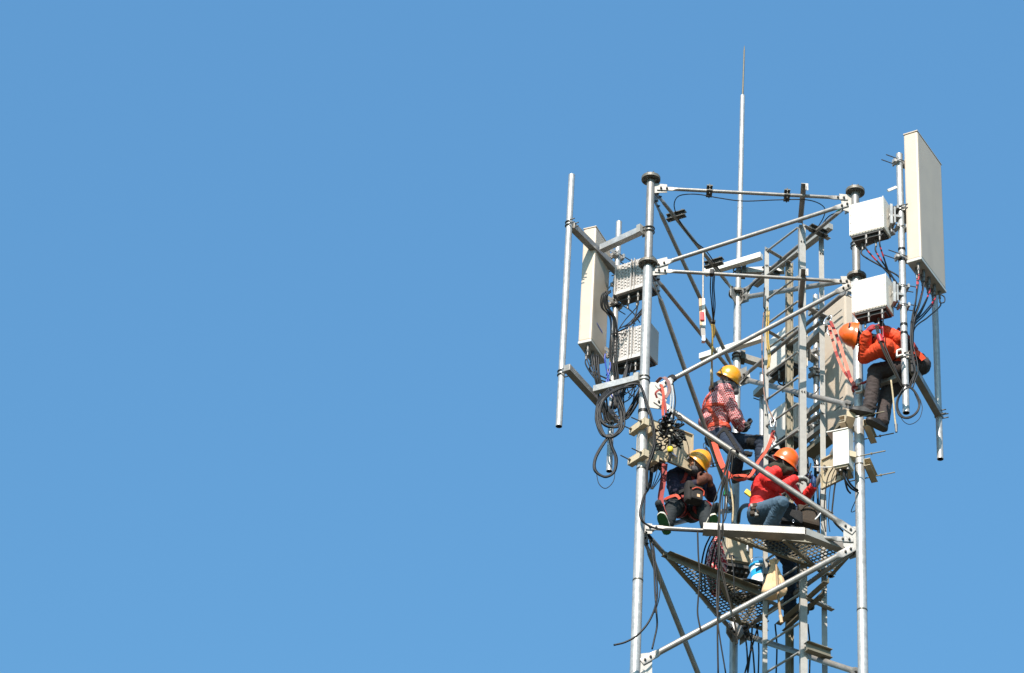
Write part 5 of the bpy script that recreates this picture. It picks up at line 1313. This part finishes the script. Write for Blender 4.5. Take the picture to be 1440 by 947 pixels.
# ---- D: orange jacket, orange helmet, bending to the left under the white radio unit
YD = 28.20
pel = at(1283, 515, YD + .06); neck = at(1232, 480, YD - .16); head = at(1204, 473, YD - .24)
K, f, rt, sp = mkK(pel, neck, head, V((-.55, -.15, -.8)))
K['shL'] = at(1245, 487, YD - .34); K['shR'] = at(1246, 484, YD + .02)
K['wrL'] = at(1219, 468, YD - .36); K['elL'] = knee(K['shL'], K['wrL'], 1215, 503, .30, .28)
K['wrR'] = at(1243, 464, YD - .22); K['elR'] = knee(K['shR'], K['wrR'], 1264, 476, .28, .26)
K['hdL'] = V((.62, -.15, .75)); K['hdR'] = V((-.35, -.1, .9)); K['pnL'] = V((.5, .3, -.3)); K['pnR'] = V((-.6, .2, -.3))
K['anL'] = at(1223, 573, YD + .02); K['knL'] = knee(K['hipL'], K['anL'], 1231, 522, .46, .44); K['toeL'] = at(1193, 584, YD + .02)
K['anR'] = at(1241, 593, YD + .10); K['knR'] = knee(K['hipR'], K['anR'], 1246, 555, .46, .44); K['toeR'] = at(1216, 604, YD - .02)
K['lw'] = 1.28; K['aw'] = 1.3; K['hup'] = V((-.94, -.06, .20)); K['hfw'] = V((-.12, -.25, -.96)); K['curl'] = 1.0; K['downL'] = V((-.12, 0, -1)); K['downR'] = V((-.1, 0, -1))
def exD(B, K):
    n_ = K['neck']; h = K['head']
    B.cap(h + V((.05, .01, .0)), n_, .062, .075, 'black_cloth')
    p, c = K['pelvis'], K['chest']
    B.cap(K['hipL'].lerp(K['knL'], .2), K['hipR'].lerp(K['knR'], .3), .11, .11, 'black_cloth'); B.cap(c + V((.02, -.05, -.06)), p + V((-.10, -.04, .06)), .12, .10, 'jacket_orange')
    B.ell(p + V((.04, .02, .04)), V((.14, 0, .03)), V((0, .15, 0)), V((-.03, 0, .14)), 'black_cloth')
    B.ell(c + V((.13, 0, .05)), V((.18, 0, -.13)), V((0, .15, 0)), V((.04, 0, .06)), 'black_cloth')
tD, BD = person('person in orange jacket and orange helmet bending under the lower white radio unit at right', at(1215, 590, YD), K,
    {'top': 'jacket_orange', 'legs': 'trousers_brown', 'head': 'black_cloth', 'face': 'skin', 'neck': 'black_cloth', 'handR': 'glove_black', 'handL': 'glove_red'}, 'helmet_orange', 1.13, 9, feet=(['sole_brown', 'boot_black'], 'boot_black'), extra=exD, bulk=1.12, clip=1, harness='black_cloth')

# ---- E: mostly hidden behind C
YE = 29.95
pel = at(1088, 712, YE); neck = at(1086, 656, YE); head = at(1085, 641, YE - .03)
K, f, rt, sp = mkK(pel, neck, head, V((.5, -.85, 0)))
for s_, x in (('R', -1), ('L', 1)):
    K['wr' + s_] = K['chest'] + f * .30 + rt * (-.08 * x) - ZA * .05; K['el' + s_] = K['sh' + s_] + V((0, 0, -.26)) + f * .10; K['hd' + s_] = V((.3, -.8, .3))
    K['kn' + s_] = K['hip' + s_] + f * .36 - ZA * .20; K['an' + s_] = K['kn' + s_] - ZA * .40 - f * .08; K['toe' + s_] = K['an' + s_] + f
K['hup'] = V((-.05, .05, 1)); K['hfw'] = V((.45, -.85, -.2))
tE, BE = person('person mostly hidden behind the red-jacketed worker, only a pale helmet and face showing', at(1088, 790, YE), K,
    {'top': 'jacket_navy', 'legs': 'jeans_dark', 'face': 'mask_grey', 'head': 'black_cloth', 'neck': 'mask_grey', 'handR': 'glove_black', 'handL': 'glove_black'}, 'helmet_white', 1.0, 12, feet=(['sole_brown', 'boot_black'], 'boot_black'), vox=.011)

# ================================================================ THINGS THE WORKERS BROUGHT
def strap(label, pts, wd, m, side=None, twist=0, group=None, name='lanyard', cat='lanyard', mats=None, th=.005):
    mb = MB(); ribbon(mb, [at(*p) for p in pts], wd, th, 0, side, twist, 8, mats); o = mb.build(name, m if isinstance(m, list) else [m]); return tag(o, label, cat, group)
def hook(label, x, y, Y, L=.12, m='chrome', ang=0.0, group=None):
    c = at(x, y, Y); mb = MB(); P = []
    for i in range(15):
        t_ = 2 * math.pi * i / 14; P.append(c + V((math.cos(t_) * L * .17 * math.cos(ang) + math.sin(t_) * L * .5 * math.sin(ang), .01 * math.sin(t_), math.sin(t_) * L * .5 * math.cos(ang) - math.cos(t_) * L * .17 * math.sin(ang))))
    tube(mb, P, L * .05, 8, 0, 3); o = mb.build('carabiner', m); return tag(o, label, 'carabiner', group)
YS = 28.40
# left gusset: slings and rope block
strap('bright orange-red sling hanging from the left gusset plate', [(930, 541, YS), (933, 555, YS - .03), (932, 575, YS), (933, 590, YS)], .028, 'web_orange', XR)
strap('thin red sling looped over the brace end at the left gusset', [(924, 560, YS), (922, 553, YS - .03), (928, 549, YS - .03), (933, 557, YS - .02), (936, 575, YS - .04), (937, 592, YS - .02)], .022, 'web_red', XR)
strap('faded pink sling wound round the left gusset brace', [(923, 538, YS + .02), (931, 531, YS - .05), (939, 536, YS - .06), (941, 550, YS - .04), (936, 560, YS - .02)], .038, ['web_faded'], XR, .6)
strap('dark cloth pad wrapped on the brace beside the left gusset', [(939, 531, YS), (945, 529, YS - .05), (949, 534, YS - .06), (945, 541, YS - .02)], .05, 'black_cloth', V((.5, 0, .8)))
for i, (dx, m) in enumerate(((0, 'rope_pale'), (3.4, 'rope_pale'), (6.2, 'cable_grey'))):
    mb = MB(); tube(mb, [at(943 + dx * .4, 536, YS - .03), at(943.5 + dx, 560, YS - .02), at(942 + dx, 580, YS), at(942 + dx * .5, 600, YS)], at(0, 0, 1).x * 0 + (.010 if i < 2 else .007), 8, 0); tag(mb.build('rope', m), ('pale hoisting rope nearest the left leg, running to the rope block', 'pale hoisting rope running to the rope block beside another', 'grey thin rope right of the pale hoisting ropes')[i], 'rope')
t = thing('rope_block', 'black pulley block cluster with silver hooks hanging before the open cabinet door', 'pulley block', at(942, 640, YS - .05))
random.seed(5)
mb = MB(); cc = at(940, 606, YS)
for i in range(26):
    c = cc + V((random.uniform(-.12, .15), random.uniform(-.08, .06), random.uniform(-.20, .16))); r0 = random.uniform(.03, .065); X = V((random.uniform(-1, 1), random.uniform(-.6, .6), random.uniform(-1, 1))).normalized(); Y = X.cross(V((random.uniform(-.4, .4), 1, random.uniform(-.4, .4)))).normalized()
    tube(mb, [c + X * r0 * math.cos(q * .9) + Y * r0 * .7 * math.sin(q * .9) for q in range(8)], .0075, 6, 0, 3)
for i in range(60):
    a_ = random.random() * 6.28; rr = random.random() ** .6; c = cc + V((math.cos(a_) * .14 * rr + .06 * rr * rr, random.uniform(-.07, .05), math.sin(a_) * .19 * rr - .05 * math.cos(a_))); 
    d = V((random.uniform(-1, 1), random.uniform(-1, 1), random.uniform(-1, 1))).normalized(); e = d.cross(V((.3, .5, .7))).normalized(); f3 = d.cross(e)
    bx(mb, c, d * random.uniform(.03, .10), e * random.uniform(.012, .035), f3 * random.uniform(.01, .03), 0, .004)
mb.build('housing', 'cable_black', t)
mb = MB()
for x, y in ((941, 599), (944, 606), (941, 614)):
    c = at(x, y, YS - .09); d = V((random.uniform(-1, 1), 0, random.uniform(-1, 1))).normalized(); cyl(mb, c - d * .020, c + d * .020, .008, n=8); cyl(mb, c - V((0, .012, 0)), c + V((0, .012, 0)), .013, n=12)
mb.build('sheave', 'galv_warm', t)
mb = MB(); tube(mb, [at(942, 618, YS - .08), at(942, 628, YS - .08), at(943, 637, YS - .07), at(941, 648, YS - .05)], .014, 8); mb.build('shank', 'cable_black', t)
mb = MB(); lathe(mb, at(942.5, 629, YS - .08), -ZA, [(0, .02), (.01, .032), (.05, .032), (.065, .02)], 14); mb.build('swivel', 'yellow_plastic', t)
for i, p in enumerate((((932, 612), (926, 607)), ((950, 610), (958, 618)), ((947, 600), (952, 590)))):
    mb = MB(); tube(mb, [at(*p[0], YS - .06), at(*p[1], YS - .08)], .007, 6); mb.build('lever', 'connector', t)
cable('thin steel wire arched from the rope block to the cabinet door', [(955, 606, YS + .2), (963, 615, YS + .25), (968, 628, YS + .3), (969, 640, YS + .28)], .005, 'cable_grey', name='wire', cat='wire')
# red tool line left of B
strap('long dull red lanyard hanging from the left cabinet past the navy worker', [(935, 652, 28.72), (932, 680, 28.70), (929, 700, 28.70), (931, 716, 28.68), (935, 726, 28.66)], .065, 'web_red', XR, .5)
strap('orange seat webbing under the navy worker elbow', [(934, 703, 28.72), (942, 699, 28.66), (951, 697, 28.62), (956, 702, 28.62)], .035, 'web_orange', ZA)
# tool bag in front of B
t = thing('tool_bag', 'dark tool bag with an orange trimmed pocket on the belly of the navy worker', 'bag', at(976, 712, 28.75))
c = at(975, 694, 28.72); u = V((.93, .36, 0)); n_ = V((.36, -.93, 0))
mb = MB(); bx(mb, c, u * .20, n_ * .11, ZA * .26, 0, .035); mb.build('bag_body', 'bag_black', t)
mb = MB(); bx(mb, c + n_ * .065 - ZA * .05 + u * .01, u * .14, n_ * .05, ZA * .14, 0, .018); pk = mb.build('pocket', 'bag_black', t)
mb = MB(); tube(mb, [c + n_ * .095 - ZA * .02 - u * .06, c + n_ * .100 + ZA * .018, c + n_ * .095 + ZA * .0 + u * .08, c + n_ * .085 - ZA * .06 + u * .085], .008, 6); mb.build('piping', 'web_orange', pk)
mb = MB(); bx(mb, c + n_ * .070 + ZA * .035, u * .15, n_ * .03, ZA * .04, 0, .01); mb.build('flap', 'cable_grey', t)
mb = MB(); bx(mb, c + n_ * .092 - ZA * .075 + u * .02, u * .035, n_ * .004, ZA * .035); mb.build('patch', 'sack_tan', pk)
strap('dark belt strap slanting from the tool bag to the left hip of the navy worker', [(971, 686, 28.72), (958, 691, 28.74), (946, 698, 28.72), (934, 706, 28.70)], .035, 'black_cloth', ZA)
# A: back rope, hardware, lanyards
hook('large steel hook between the shoulders of the checked-shirt worker', 1002.5, 551, YA - .18, .11, 'cable_grey')
mb = MB(); tube(mb, [at(1002, 545, YA - .2), at(1001.2, 520, YA - .3), at(1001, 505, YA - .4), at(1001.5, 485, 29.5)], .012, 8); tube(mb, [at(1000, 545, YA - .2), at(1000, 520, YA - .3)], .011, 8)
tag(mb.build('rope', 'tan_rope'), 'tan rope from the back of the checked-shirt worker up through the braces', 'rope')
mb = MB(); tube(mb, [at(1001.5, 487, 29.5), at(1002, 470, 29.45), at(1001, 455, 29.4)], .012, 8); tube(mb, [at(1003.5, 475, 29.5), at(1005, 465, 29.45), at(1004, 455, 29.4)], .011, 8); tube(mb, [at(1001.5, 487, 29.5), at(1001, 508, 29.55)], .012, 8)
tag(mb.build('rope', 'yellow_rope'), 'yellow rope sling knotted under the black line near the middle', 'rope')
for i, (x0, x1) in enumerate(((999, 1001), (1002, 1003), (1004, 1005.5))):
    mb = MB(); tube(mb, [at(x0 + 1, 385, 28.6), at(x0, 405, 28.7), at(x1, 430, 28.9), at(1003, 454, 29.3)], .007, 6); tag(mb.build('cord', 'cable_black'), 'black cord hanging from the second front strut to the yellow sling', 'cord', 'black hoisting cords')
mb = MB(); bx(mb, at(1001, 384, 28.50), XR * .05, V((0, .07, 0)), ZA * .07, 0, .01); tag(mb.build('knot', 'cable_black'), 'black knot round the second front strut above the hoisting cords', 'knot')
mb = MB(); bx(mb, at(1003, 453, 29.3), XR * .05, V((0, .05, 0)), ZA * .04, 0, .01); tag(mb.build('knot', 'cable_black'), 'black knot joining the hoisting cords to the yellow sling', 'knot')
t = thing('rod_tool', 'pale hanging rod with wooden splint bound by red tape, left of the cords', 'hoisting rod', at(990, 480, 29.0))
mb = MB(); pipe(mb, at(988.7, 355, 29.0), at(988.7, 421, 29.0), .011, .003, 12); mb.build('rod', 'galv', t)
mb = MB(); beam(mb, at(984.5, 421, 29.0), at(986, 462, 29.0), .035, .03); mb.build('splint', 'wood', t)
mb = MB(); beam(mb, at(989, 421, 29.0), at(990, 462, 29.0), .035, .035); mb.build('splint', 'white_paint', t)
mb = MB(); beam(mb, at(987, 441, 29.0), at(987.4, 453, 29.0), .075, .05, bev=.01); mb.build('binding', 'red_tape', t)
mb = MB(); beam(mb, at(988, 461, 29.0), at(989, 474, 29.0), .05, .05); beam(mb, at(989, 474, 29.0), at(989, 481, 29.0), .06, .04, 1); mb.build('clamp_end', ['connector', 'chrome'], t)
for i, (x, m, lb) in enumerate(((1079, 'yellow_rope', 'yellow rope hanging beside the left ladder upright'), (1081.5, 'yellow_rope', 'second yellow rope strand hanging right of the first at the ladder'), (1075, 'cable_black', 'dark cord tied on the left ladder upright'))):
    ys = ((432, 470, 505, 519), (437, 475, 500, 517), (405, 430, 436, 440))[i]; mb = MB(); tube(mb, [at(x + (0, -1, 1.5, 0)[k], y, 29.55) for k, y in enumerate(ys)], .0085, 8); tag(mb.build('rope', m), lb, 'rope')
mb = MB(); tube(mb, [at(1074, 440, 29.55), at(1071.5, 480, 29.55), at(1073, 530, 29.5), at(1076, 560, 29.45), at(1088, 592, 29.4)], .008, 6); tag(mb.build('cord', 'web_faded2'), 'brown cord running down the left ladder upright to the lanyard hook', 'cord')
hook('silver carabiner above the red lanyard, left of the orange helmet', 1086.5, 594, 29.4, .15, 'chrome', .08)
mb = MB(); tube(mb, [at(1091, 590, 29.45), at(1090, 606, 29.4), at(1093, 618, 29.4)], .006, 6); tag(mb.build('cord', 'cable_black'), 'short dark cord beside the silver carabiner', 'cord')
strap('red lanyard sweeping from the carabiner down to the boots of the checked-shirt worker', [(1088, 606, 29.4), (1083, 622, 29.3), (1077, 635, 29.1), (1066, 650, 28.75), (1057, 667, 28.7), (1047, 674, 28.7), (1034, 675, 28.75), (1028, 670, 28.8), (1033, 669, 28.8), (1044, 669, 28.75), (1050, 670, 28.7)], .040, 'web_orange', XR, .9)
strap('short red lanyard strand beside the carabiner left of the orange helmet', [(1087, 605, 29.35), (1085, 612, 29.33), (1089, 618, 29.33), (1084, 626, 29.3)], .022, 'web_red', XR, 1.5)
strap('broad orange lanyard hanging from the seat of the checked-shirt worker', [(1004, 622, 29.75), (1010, 640, 29.6), (1016, 655, 29.5), (1024, 668, 29.3), (1029, 672, 29.2)], .065, 'web_orange', XR, .6)
hook('black metal ring hanging at the hip of the checked-shirt worker', 991, 627, 29.8, .09, 'cable_black')
hook('dark snap hook hanging between the two seated workers', 1004, 654, 29.6, .13, 'cable_black', 1.1)
cable('black link chain hanging from the hip of the checked-shirt worker', [(993, 630, 29.75), (998, 638, 29.7), (1001, 648, 29.65), (1003, 655, 29.6)], .013, 'black_cloth', name='chain', cat='chain')
mb = MB(); c = at(1045, 640, 29.8); 
for i in range(10): bx(mb, c + V((random.uniform(-.12, .14), random.uniform(-.05, .05), random.uniform(-.05, .05))), XR * .06, V((0, .05, .01)), V((.01, 0, .05)), 0, .012)
tag(mb.build('tool_pouch', 'black_cloth'), 'black pouch and tools under the thigh of the checked-shirt worker', 'tool pouch')
t = thing('descender', 'black and silver metal descender at the belly of the checked-shirt worker', 'descender', at(1040, 604, YA - .05))
mb = MB(); tube(mb, [at(1036, 592, YA), at(1041, 587, YA), at(1042, 597, YA), at(1040, 604, YA), at(1036, 598, YA)], .013, 8); mb.build('frame', 'cable_black', t)
mb = MB(); tube(mb, [at(1034, 596, YA - .08), at(1037, 602, YA - .1)], .008, 8); mb.build('pin', 'chrome', t)
# C: belt, bags
t = thing('tool_bag', 'brown canvas tool bag on the platform beside the crouching red-jacketed worker', 'bag', at(1138, 742, 28.78))
mb = MB(); bx(mb, at(1137, 728, 28.86), V((.22, .03, -.03)), V((0, .13, 0)), V((-.04, 0, .24)), 0, .035); 
o = mb.build('bag_body', 'bag_brown', t)
mb = MB(); tube(mb, [at(1126, 718, 28.78), at(1134, 711, 28.76), at(1144, 713, 28.77), at(1149, 722, 28.79)], .010, 6); mb.build('rim', 'bag_brown', t)
mb = MB(); bx(mb, at(1114, 729, 28.84), V((.24, 0, -.02)), V((0, .12, 0)), V((.01, 0, .17)), 0, .03); bx(mb, at(1108, 716, 28.90), V((.17, 0, -.02)), V((0, .10, 0)), V((0, 0, .13)), 0, .03)
t2 = tag(mb.build('waist_pouch', 'black_cloth'), 'black waist pouch between the sunlit knee and the brown canvas bag', 'waist pouch')
hook('small silver ring on the black waist pouch', 1115.5, 733, 28.68, .05, 'chrome')
cable('white rag strip hanging from the front brace by the canvas bag', [(1154, 722, YS), (1150, 727, YS), (1146, 731, YS)], .008, 'white_tape', name='rag', cat='rag')
mb = MB(); bx(mb, at(1058, 698, 28.95), V((.16, 0, -.13)), V((0, .03, 0)), V((.03, 0, .05)), 0, .01); bx(mb, at(1063.5, 704, 28.94), V((.03, 0, -.02)), V((0, .035, 0)), V((.03, 0, .05)), 1, .006)
tag(mb.build('energy_absorber', ['yellow_plastic', 'red_tape']), 'yellow strap pack hanging behind the red-jacketed worker', 'strap pack')
cable('thick black hose curving from the back leg to the belt of the red-jacketed worker', [(1038, 735, 30.0), (1040, 720, 29.8), (1046, 712, 29.6), (1056, 711, 29.3), (1064, 716, 29.0)], .024, 'cable_black', name='hose', cat='hose')
mb = MB(); 
for i in range(9): bx(mb, at(1060 + random.uniform(-5, 7), 718 + random.uniform(-8, 10), 28.66 + random.uniform(-.04, .04)), V((.05, 0, .01)), V((0, .04, 0)), V((-.01, 0, .045)), i % 4 == 3, .008)
tag(mb.build('belt_tools', ['bag_brown', 'connector']), 'leather holders and tools on the belt of the red-jacketed worker', 'tool belt')
mb = MB(); cyl(mb, at(1021.5, 684, 29.6), at(1021, 697, 29.6), .020, .030, n=12); cyl(mb, at(1021, 697, 29.6), at(1022, 716, 29.6), .012, n=10, mi=1); tag(mb.build('screwdriver', ['green_plastic', 'galv']), 'tool with a green handle stuck upright left of the back leg', 'screwdriver')
cable('tan rope running down beside the back leg behind the front brace', [(1025, 672, 29.3), (1029, 695, 29.3), (1031, 715, 29.3), (1030, 735, 29.3)], .011, 'tan_rope', name='rope', cat='rope')
t = thing('hand_tool', 'pliers held in the gloves of the red-jacketed worker', 'pliers', at(1138, 668, YC - .12))
mb = MB(); tube(mb, [at(1128, 672, YC - .14), at(1134, 668, YC - .14), at(1138, 660, YC - .13), at(1140, 652, YC - .12)], .009, 8); mb.build('handle', 'cable_black', t)
mb = MB(); tube(mb, [at(1132, 677, YC - .13), at(1137, 671, YC - .13), at(1141, 663, YC - .12)], .009, 8); mb.build('handle', 'cable_black', t)
cable('thin pale wire from the glove to the right cabinet', [(1143, 657, YC), (1155, 657.5, 28.5), (1170, 657, 28.4)], .006, 'white_tape', name='wire', cat='wire')
# sack, bucket, plaid bundle below the upper platform
def blob(name, label, cat, ctr, X, Y_, Z_, m, amp=.03, fr=9, seed=0, shape=None):
    mb = MB(); ellipsoid(mb, ctr, X, Y_, Z_, 90, 60); nv = []
    for v in mb.v:
        p = V(v); d = p - ctr; pf = V((p.x, p.y, p.z * .45)); k = 1 + amp / max(.05, d.length) * (noise.noise(p * fr + V((seed, 0, 0))) + .6 * (1 - 3 * abs(noise.noise(pf * fr * 2.2 + V((0, seed, 0))))))
        q = ctr + d * k
        if shape: q = shape(q, ctr)
        nv.append(tuple(q))
    mb.v = nv; return tag(mb.build(name, m), label, cat)
def sackshape(q, c):
    h = ((q.z - c.z) / .32 + 1) / 2; h = min(1, max(0, h)); k = (1.15 - 1.0 * h ** 1.1) * (.75 + .5 * h); a_ = math.atan2(q.y - c.y, q.x - c.x); k *= 1 + .07 * math.sin(a_ * 7 + 3 * h) * h
    return V((c.x + (q.x - c.x) * k + (h - .4) * .07, c.y + (q.y - c.y) * k, q.z))
def sack_mesh(bot, top, R0, m, label, seed):
    mb = MB(); ax = top - bot; n = 72; rows = 40; rnd = random.Random(seed); ph = [rnd.uniform(0, 6.28) for _ in range(6)]; base = len(mb.v)
    for i in range(rows + 1):
        h = i / rows; r = R0 * (math.sin(min(1, h / .16) * math.pi / 2) ** .6 if h < .16 else 1.0) * (1 - .80 * max(0, (h - .22) / .68) ** 1.15 if h < .90 else .20 + 2.2 * (h - .90))
        c = bot + ax * h + V((.02 * math.sin(h * 4), 0, 0))
        for j in range(n):
            t_ = 2 * math.pi * j / n; f = 1 + (.05 + .16 * h) * math.sin(5 * t_ + ph[0] + 2.0 * h) + .09 * h * math.sin(11 * t_ + ph[1] - 3 * h) + .10 * noise.noise(V((math.cos(t_) * 1.6, math.sin(t_) * 1.6, h * 4 + seed))) + .05 * noise.noise(V((math.cos(t_) * 4, math.sin(t_) * 4, h * 9 + seed)))
            mb.v.append(tuple(c + V((math.cos(t_) * r * f, math.sin(t_) * r * f * .8, 0))))
    for i in range(rows):
        for j in range(n): mb.f.append([base + i * n + j, base + i * n + (j + 1) % n, base + (i + 1) * n + (j + 1) % n, base + (i + 1) * n + j]); mb.m.append(0); mb.s.append(True)
    return tag(mb.build('sack', m), label, 'sack')
sack_mesh(at(1084, 843, 28.76), at(1090, 789, 28.76), .130, 'sack_tan', 'tan cloth sack hanging by the dangling leg under the upper platform', 3)
blob('sack', 'brown canvas bag hanging behind the dangling leg, left of the ladder upright', 'sack', at(1117, 815, 29.75), V((.11, 0, 0)), V((0, .10, 0)), V((0, 0, .28)), 'bag_brown', .03, 8, 4, sackshape)
t = thing('hammer', 'wooden hammer handle hanging down in front of the tan sack', 'hammer', at(1096, 875, 28.9))
mb = MB(); tube(mb, [at(1091, 788, 28.66), at(1093.5, 825, 28.60), at(1096.5, 858, 28.60), at(1099, 874, 28.60)], lambda f: .012 + .006 * f, 8); mb.build('handle', 'bag_wood', t)
mb = MB(); cyl(mb, at(1097.5, 866, 28.60), at(1099.3, 876, 28.60), .020, .018, n=10); mb.build('grip', 'wood', t)
t = thing('bucket', 'blue and white plastic bucket with a red mark, behind the tan sack', 'bucket', at(1074, 842, 29.8))
c = at(1074, 842, 29.85); ax = V((-.06, 0, 1)).normalized(); h = .42
mb = MB(); lathe(mb, c, ax, [(0, .001), (0, .105), (.06, .108), (.06, .108), (.26, .125), (.26, .125), (.34, .130), (.34, .130), (.385, .135), (.39, .146), (.415, .146), (.415, .132), (.03, .10), (.03, .001)], 36, 0, [1, 1, 1, 0, 0, 1, 1, 0, 1, 1, 1, 1, 0])
mb.build('bucket_body', ['bucket_white', 'bucket_blue'], t)
mb = MB(); q = c + ax * .12 + V((-.03, -.112, 0)); ellipsoid(mb, q, V((.022, 0, 0)), V((0, .006, 0)), V((0, 0, .025)), 14, 8); ellipsoid(mb, q + V((.018, -.001, .03)), V((.014, 0, 0)), V((0, .005, 0)), V((0, 0, .016)), 12, 8); mb.build('red_mark', 'red_tape', t)
mb = MB(); tube(mb, [c + ax * .41 + V((-.14, 0, 0)), c + ax * .50 + V((-.10, -.02, 0)), c + ax * .54, c + ax * .50 + V((.10, -.02, 0)), c + ax * .41 + V((.14, 0, 0))], .004, 6); mb.build('handle', 'chrome', t)
mb = MB(); cyl(mb, at(1062, 794.5, 29.7), at(1083, 794.5, 29.7), .018, n=12); cyl(mb, at(1078, 794.5, 29.7), at(1084, 794.5, 29.7), .026, n=12, mi=1); tag(mb.build('peg', ['white_paint', 'galv_warm']), 'short white horizontal peg above the bucket', 'peg')
def plshape(q, c):
    h = (q.z - c.z) / .36; k = 1.0 - max(0, h) * .35
    return V((c.x + (q.x - c.x) * k + 0, c.y + (q.y - c.y) * k, q.z))
blob('checked_bundle', 'dark red checked cloth bundle standing on the lower platform beside the lettered cabinet', 'cloth bundle', at(1007.5, 795, 29.75), V((.108, 0, 0)), V((0, .12, 0)), V((0, 0, .40)), 'plaid_dark', .03, 8, 7, plshape)
# helpers of D
strap('left strand of the faded red lanyard from the ladder to the right leg', [(1166, 458, 29.0), (1170, 475, 28.9), (1176, 497, 28.8), (1184, 517, 28.7), (1194, 533, 28.6), (1202, 546, 28.45)], .030, ['web_pink', 'web_red'], XR, 1.2, mats=lambda f: 1 if int(f * 14) % 4 == 1 else 0, group=None)
strap('right strand of the faded red lanyard from the ladder to the right leg', [(1168, 452, 29.0), (1174, 466, 28.9), (1181, 485, 28.8), (1189, 510, 28.65), (1196, 532, 28.5), (1205, 547, 28.42)], .036, ['web_pink', 'web_red'], XR, .7, mats=lambda f: 1 if f < .16 or int(f * 9) % 4 == 2 else 0)
hook('silver hook of the lanyard on the right ladder upright', 1164, 450, 29.05, .16, 'chrome', .5)
hook('second silver hook below the first at the right ladder upright', 1166, 466, 29.02, .13, 'chrome', .0)
cable('orange-red rope from the right leg to the knee of the bending worker', [(1200, 551, 28.40), (1199, 545, 28.42), (1206, 541, 28.40), (1216, 538, 28.30), (1224, 533, 28.2)], .015, 'web_red', name='rope', cat='rope')
t = thing('leg_hook', 'white square clamp on the right leg at the knee of the bending worker', 'clamp', at(1210, 548, 28.4))
for dx, dz in (((0, 0), (11, 0)), ((11, 0), (11, 12)), ((11, 12), (1, 13))):
    pass
mb = MB(); P = [at(1204, 541, 28.36), at(1211.5, 539, 28.36), at(1211.5, 551, 28.36), at(1203, 552.5, 28.36)]
for a, b in zip(P, P[1:]): beam(mb, a, b, .04, .016)
mb.build('frame', 'white_paint', t)
mb = MB(); P = [at(1261, 493.5, YR - .02), at(1268, 491.5, YR - .02), at(1270, 499, YR - .02), at(1261, 502, YR - .02), at(1261, 493.5, YR - .02)]
for a, b in zip(P, P[1:]): beam(mb, a, b, .03, .014)
tag(mb.build('clip_frame', 'white_paint'), 'white square clip on the right antenna pipe at the hip of the bending worker', 'clip')
mb = MB(); cyl(mb, at(1250, 283, Yp5 + .05), at(1261, 281, Yp5 + .02), .012, n=8); 
mb = MB(); a = at(1248.5, 268.5, Yp5 - .03); b = at(1260.5, 263.5, Yp5); beam(mb, a, b, .02, .03); tag(mb.build('label_tab', 'white_paint'), 'small white tab sticking out left of the right antenna pipe', 'tab')
mb = MB(); par(mb, at(1254, 297, Yp5 + .05), V((.05, .05, 0)), V((.03, -.03, -.12)), ZA * .09); tag(mb.build('bracket_end', 'dark_steel'), 'dark bracket end beside the upper right radio unit', 'bracket')
strap('black harness strap over the back of the bending worker', [(1262, 462, 28.02), (1270, 466, 28.0), (1281, 478, 28.0), (1290, 492, 28.02)], .035, 'web_red', ZA)

strap('orange reflective patch on the lower back of the bending worker', [(1285, 493, 28.03), (1292, 498, 28.03), (1299, 506, 28.05)], .07, 'jacket_orange', V((-.4, 0, -.9)), name='back_patch', cat='patch')
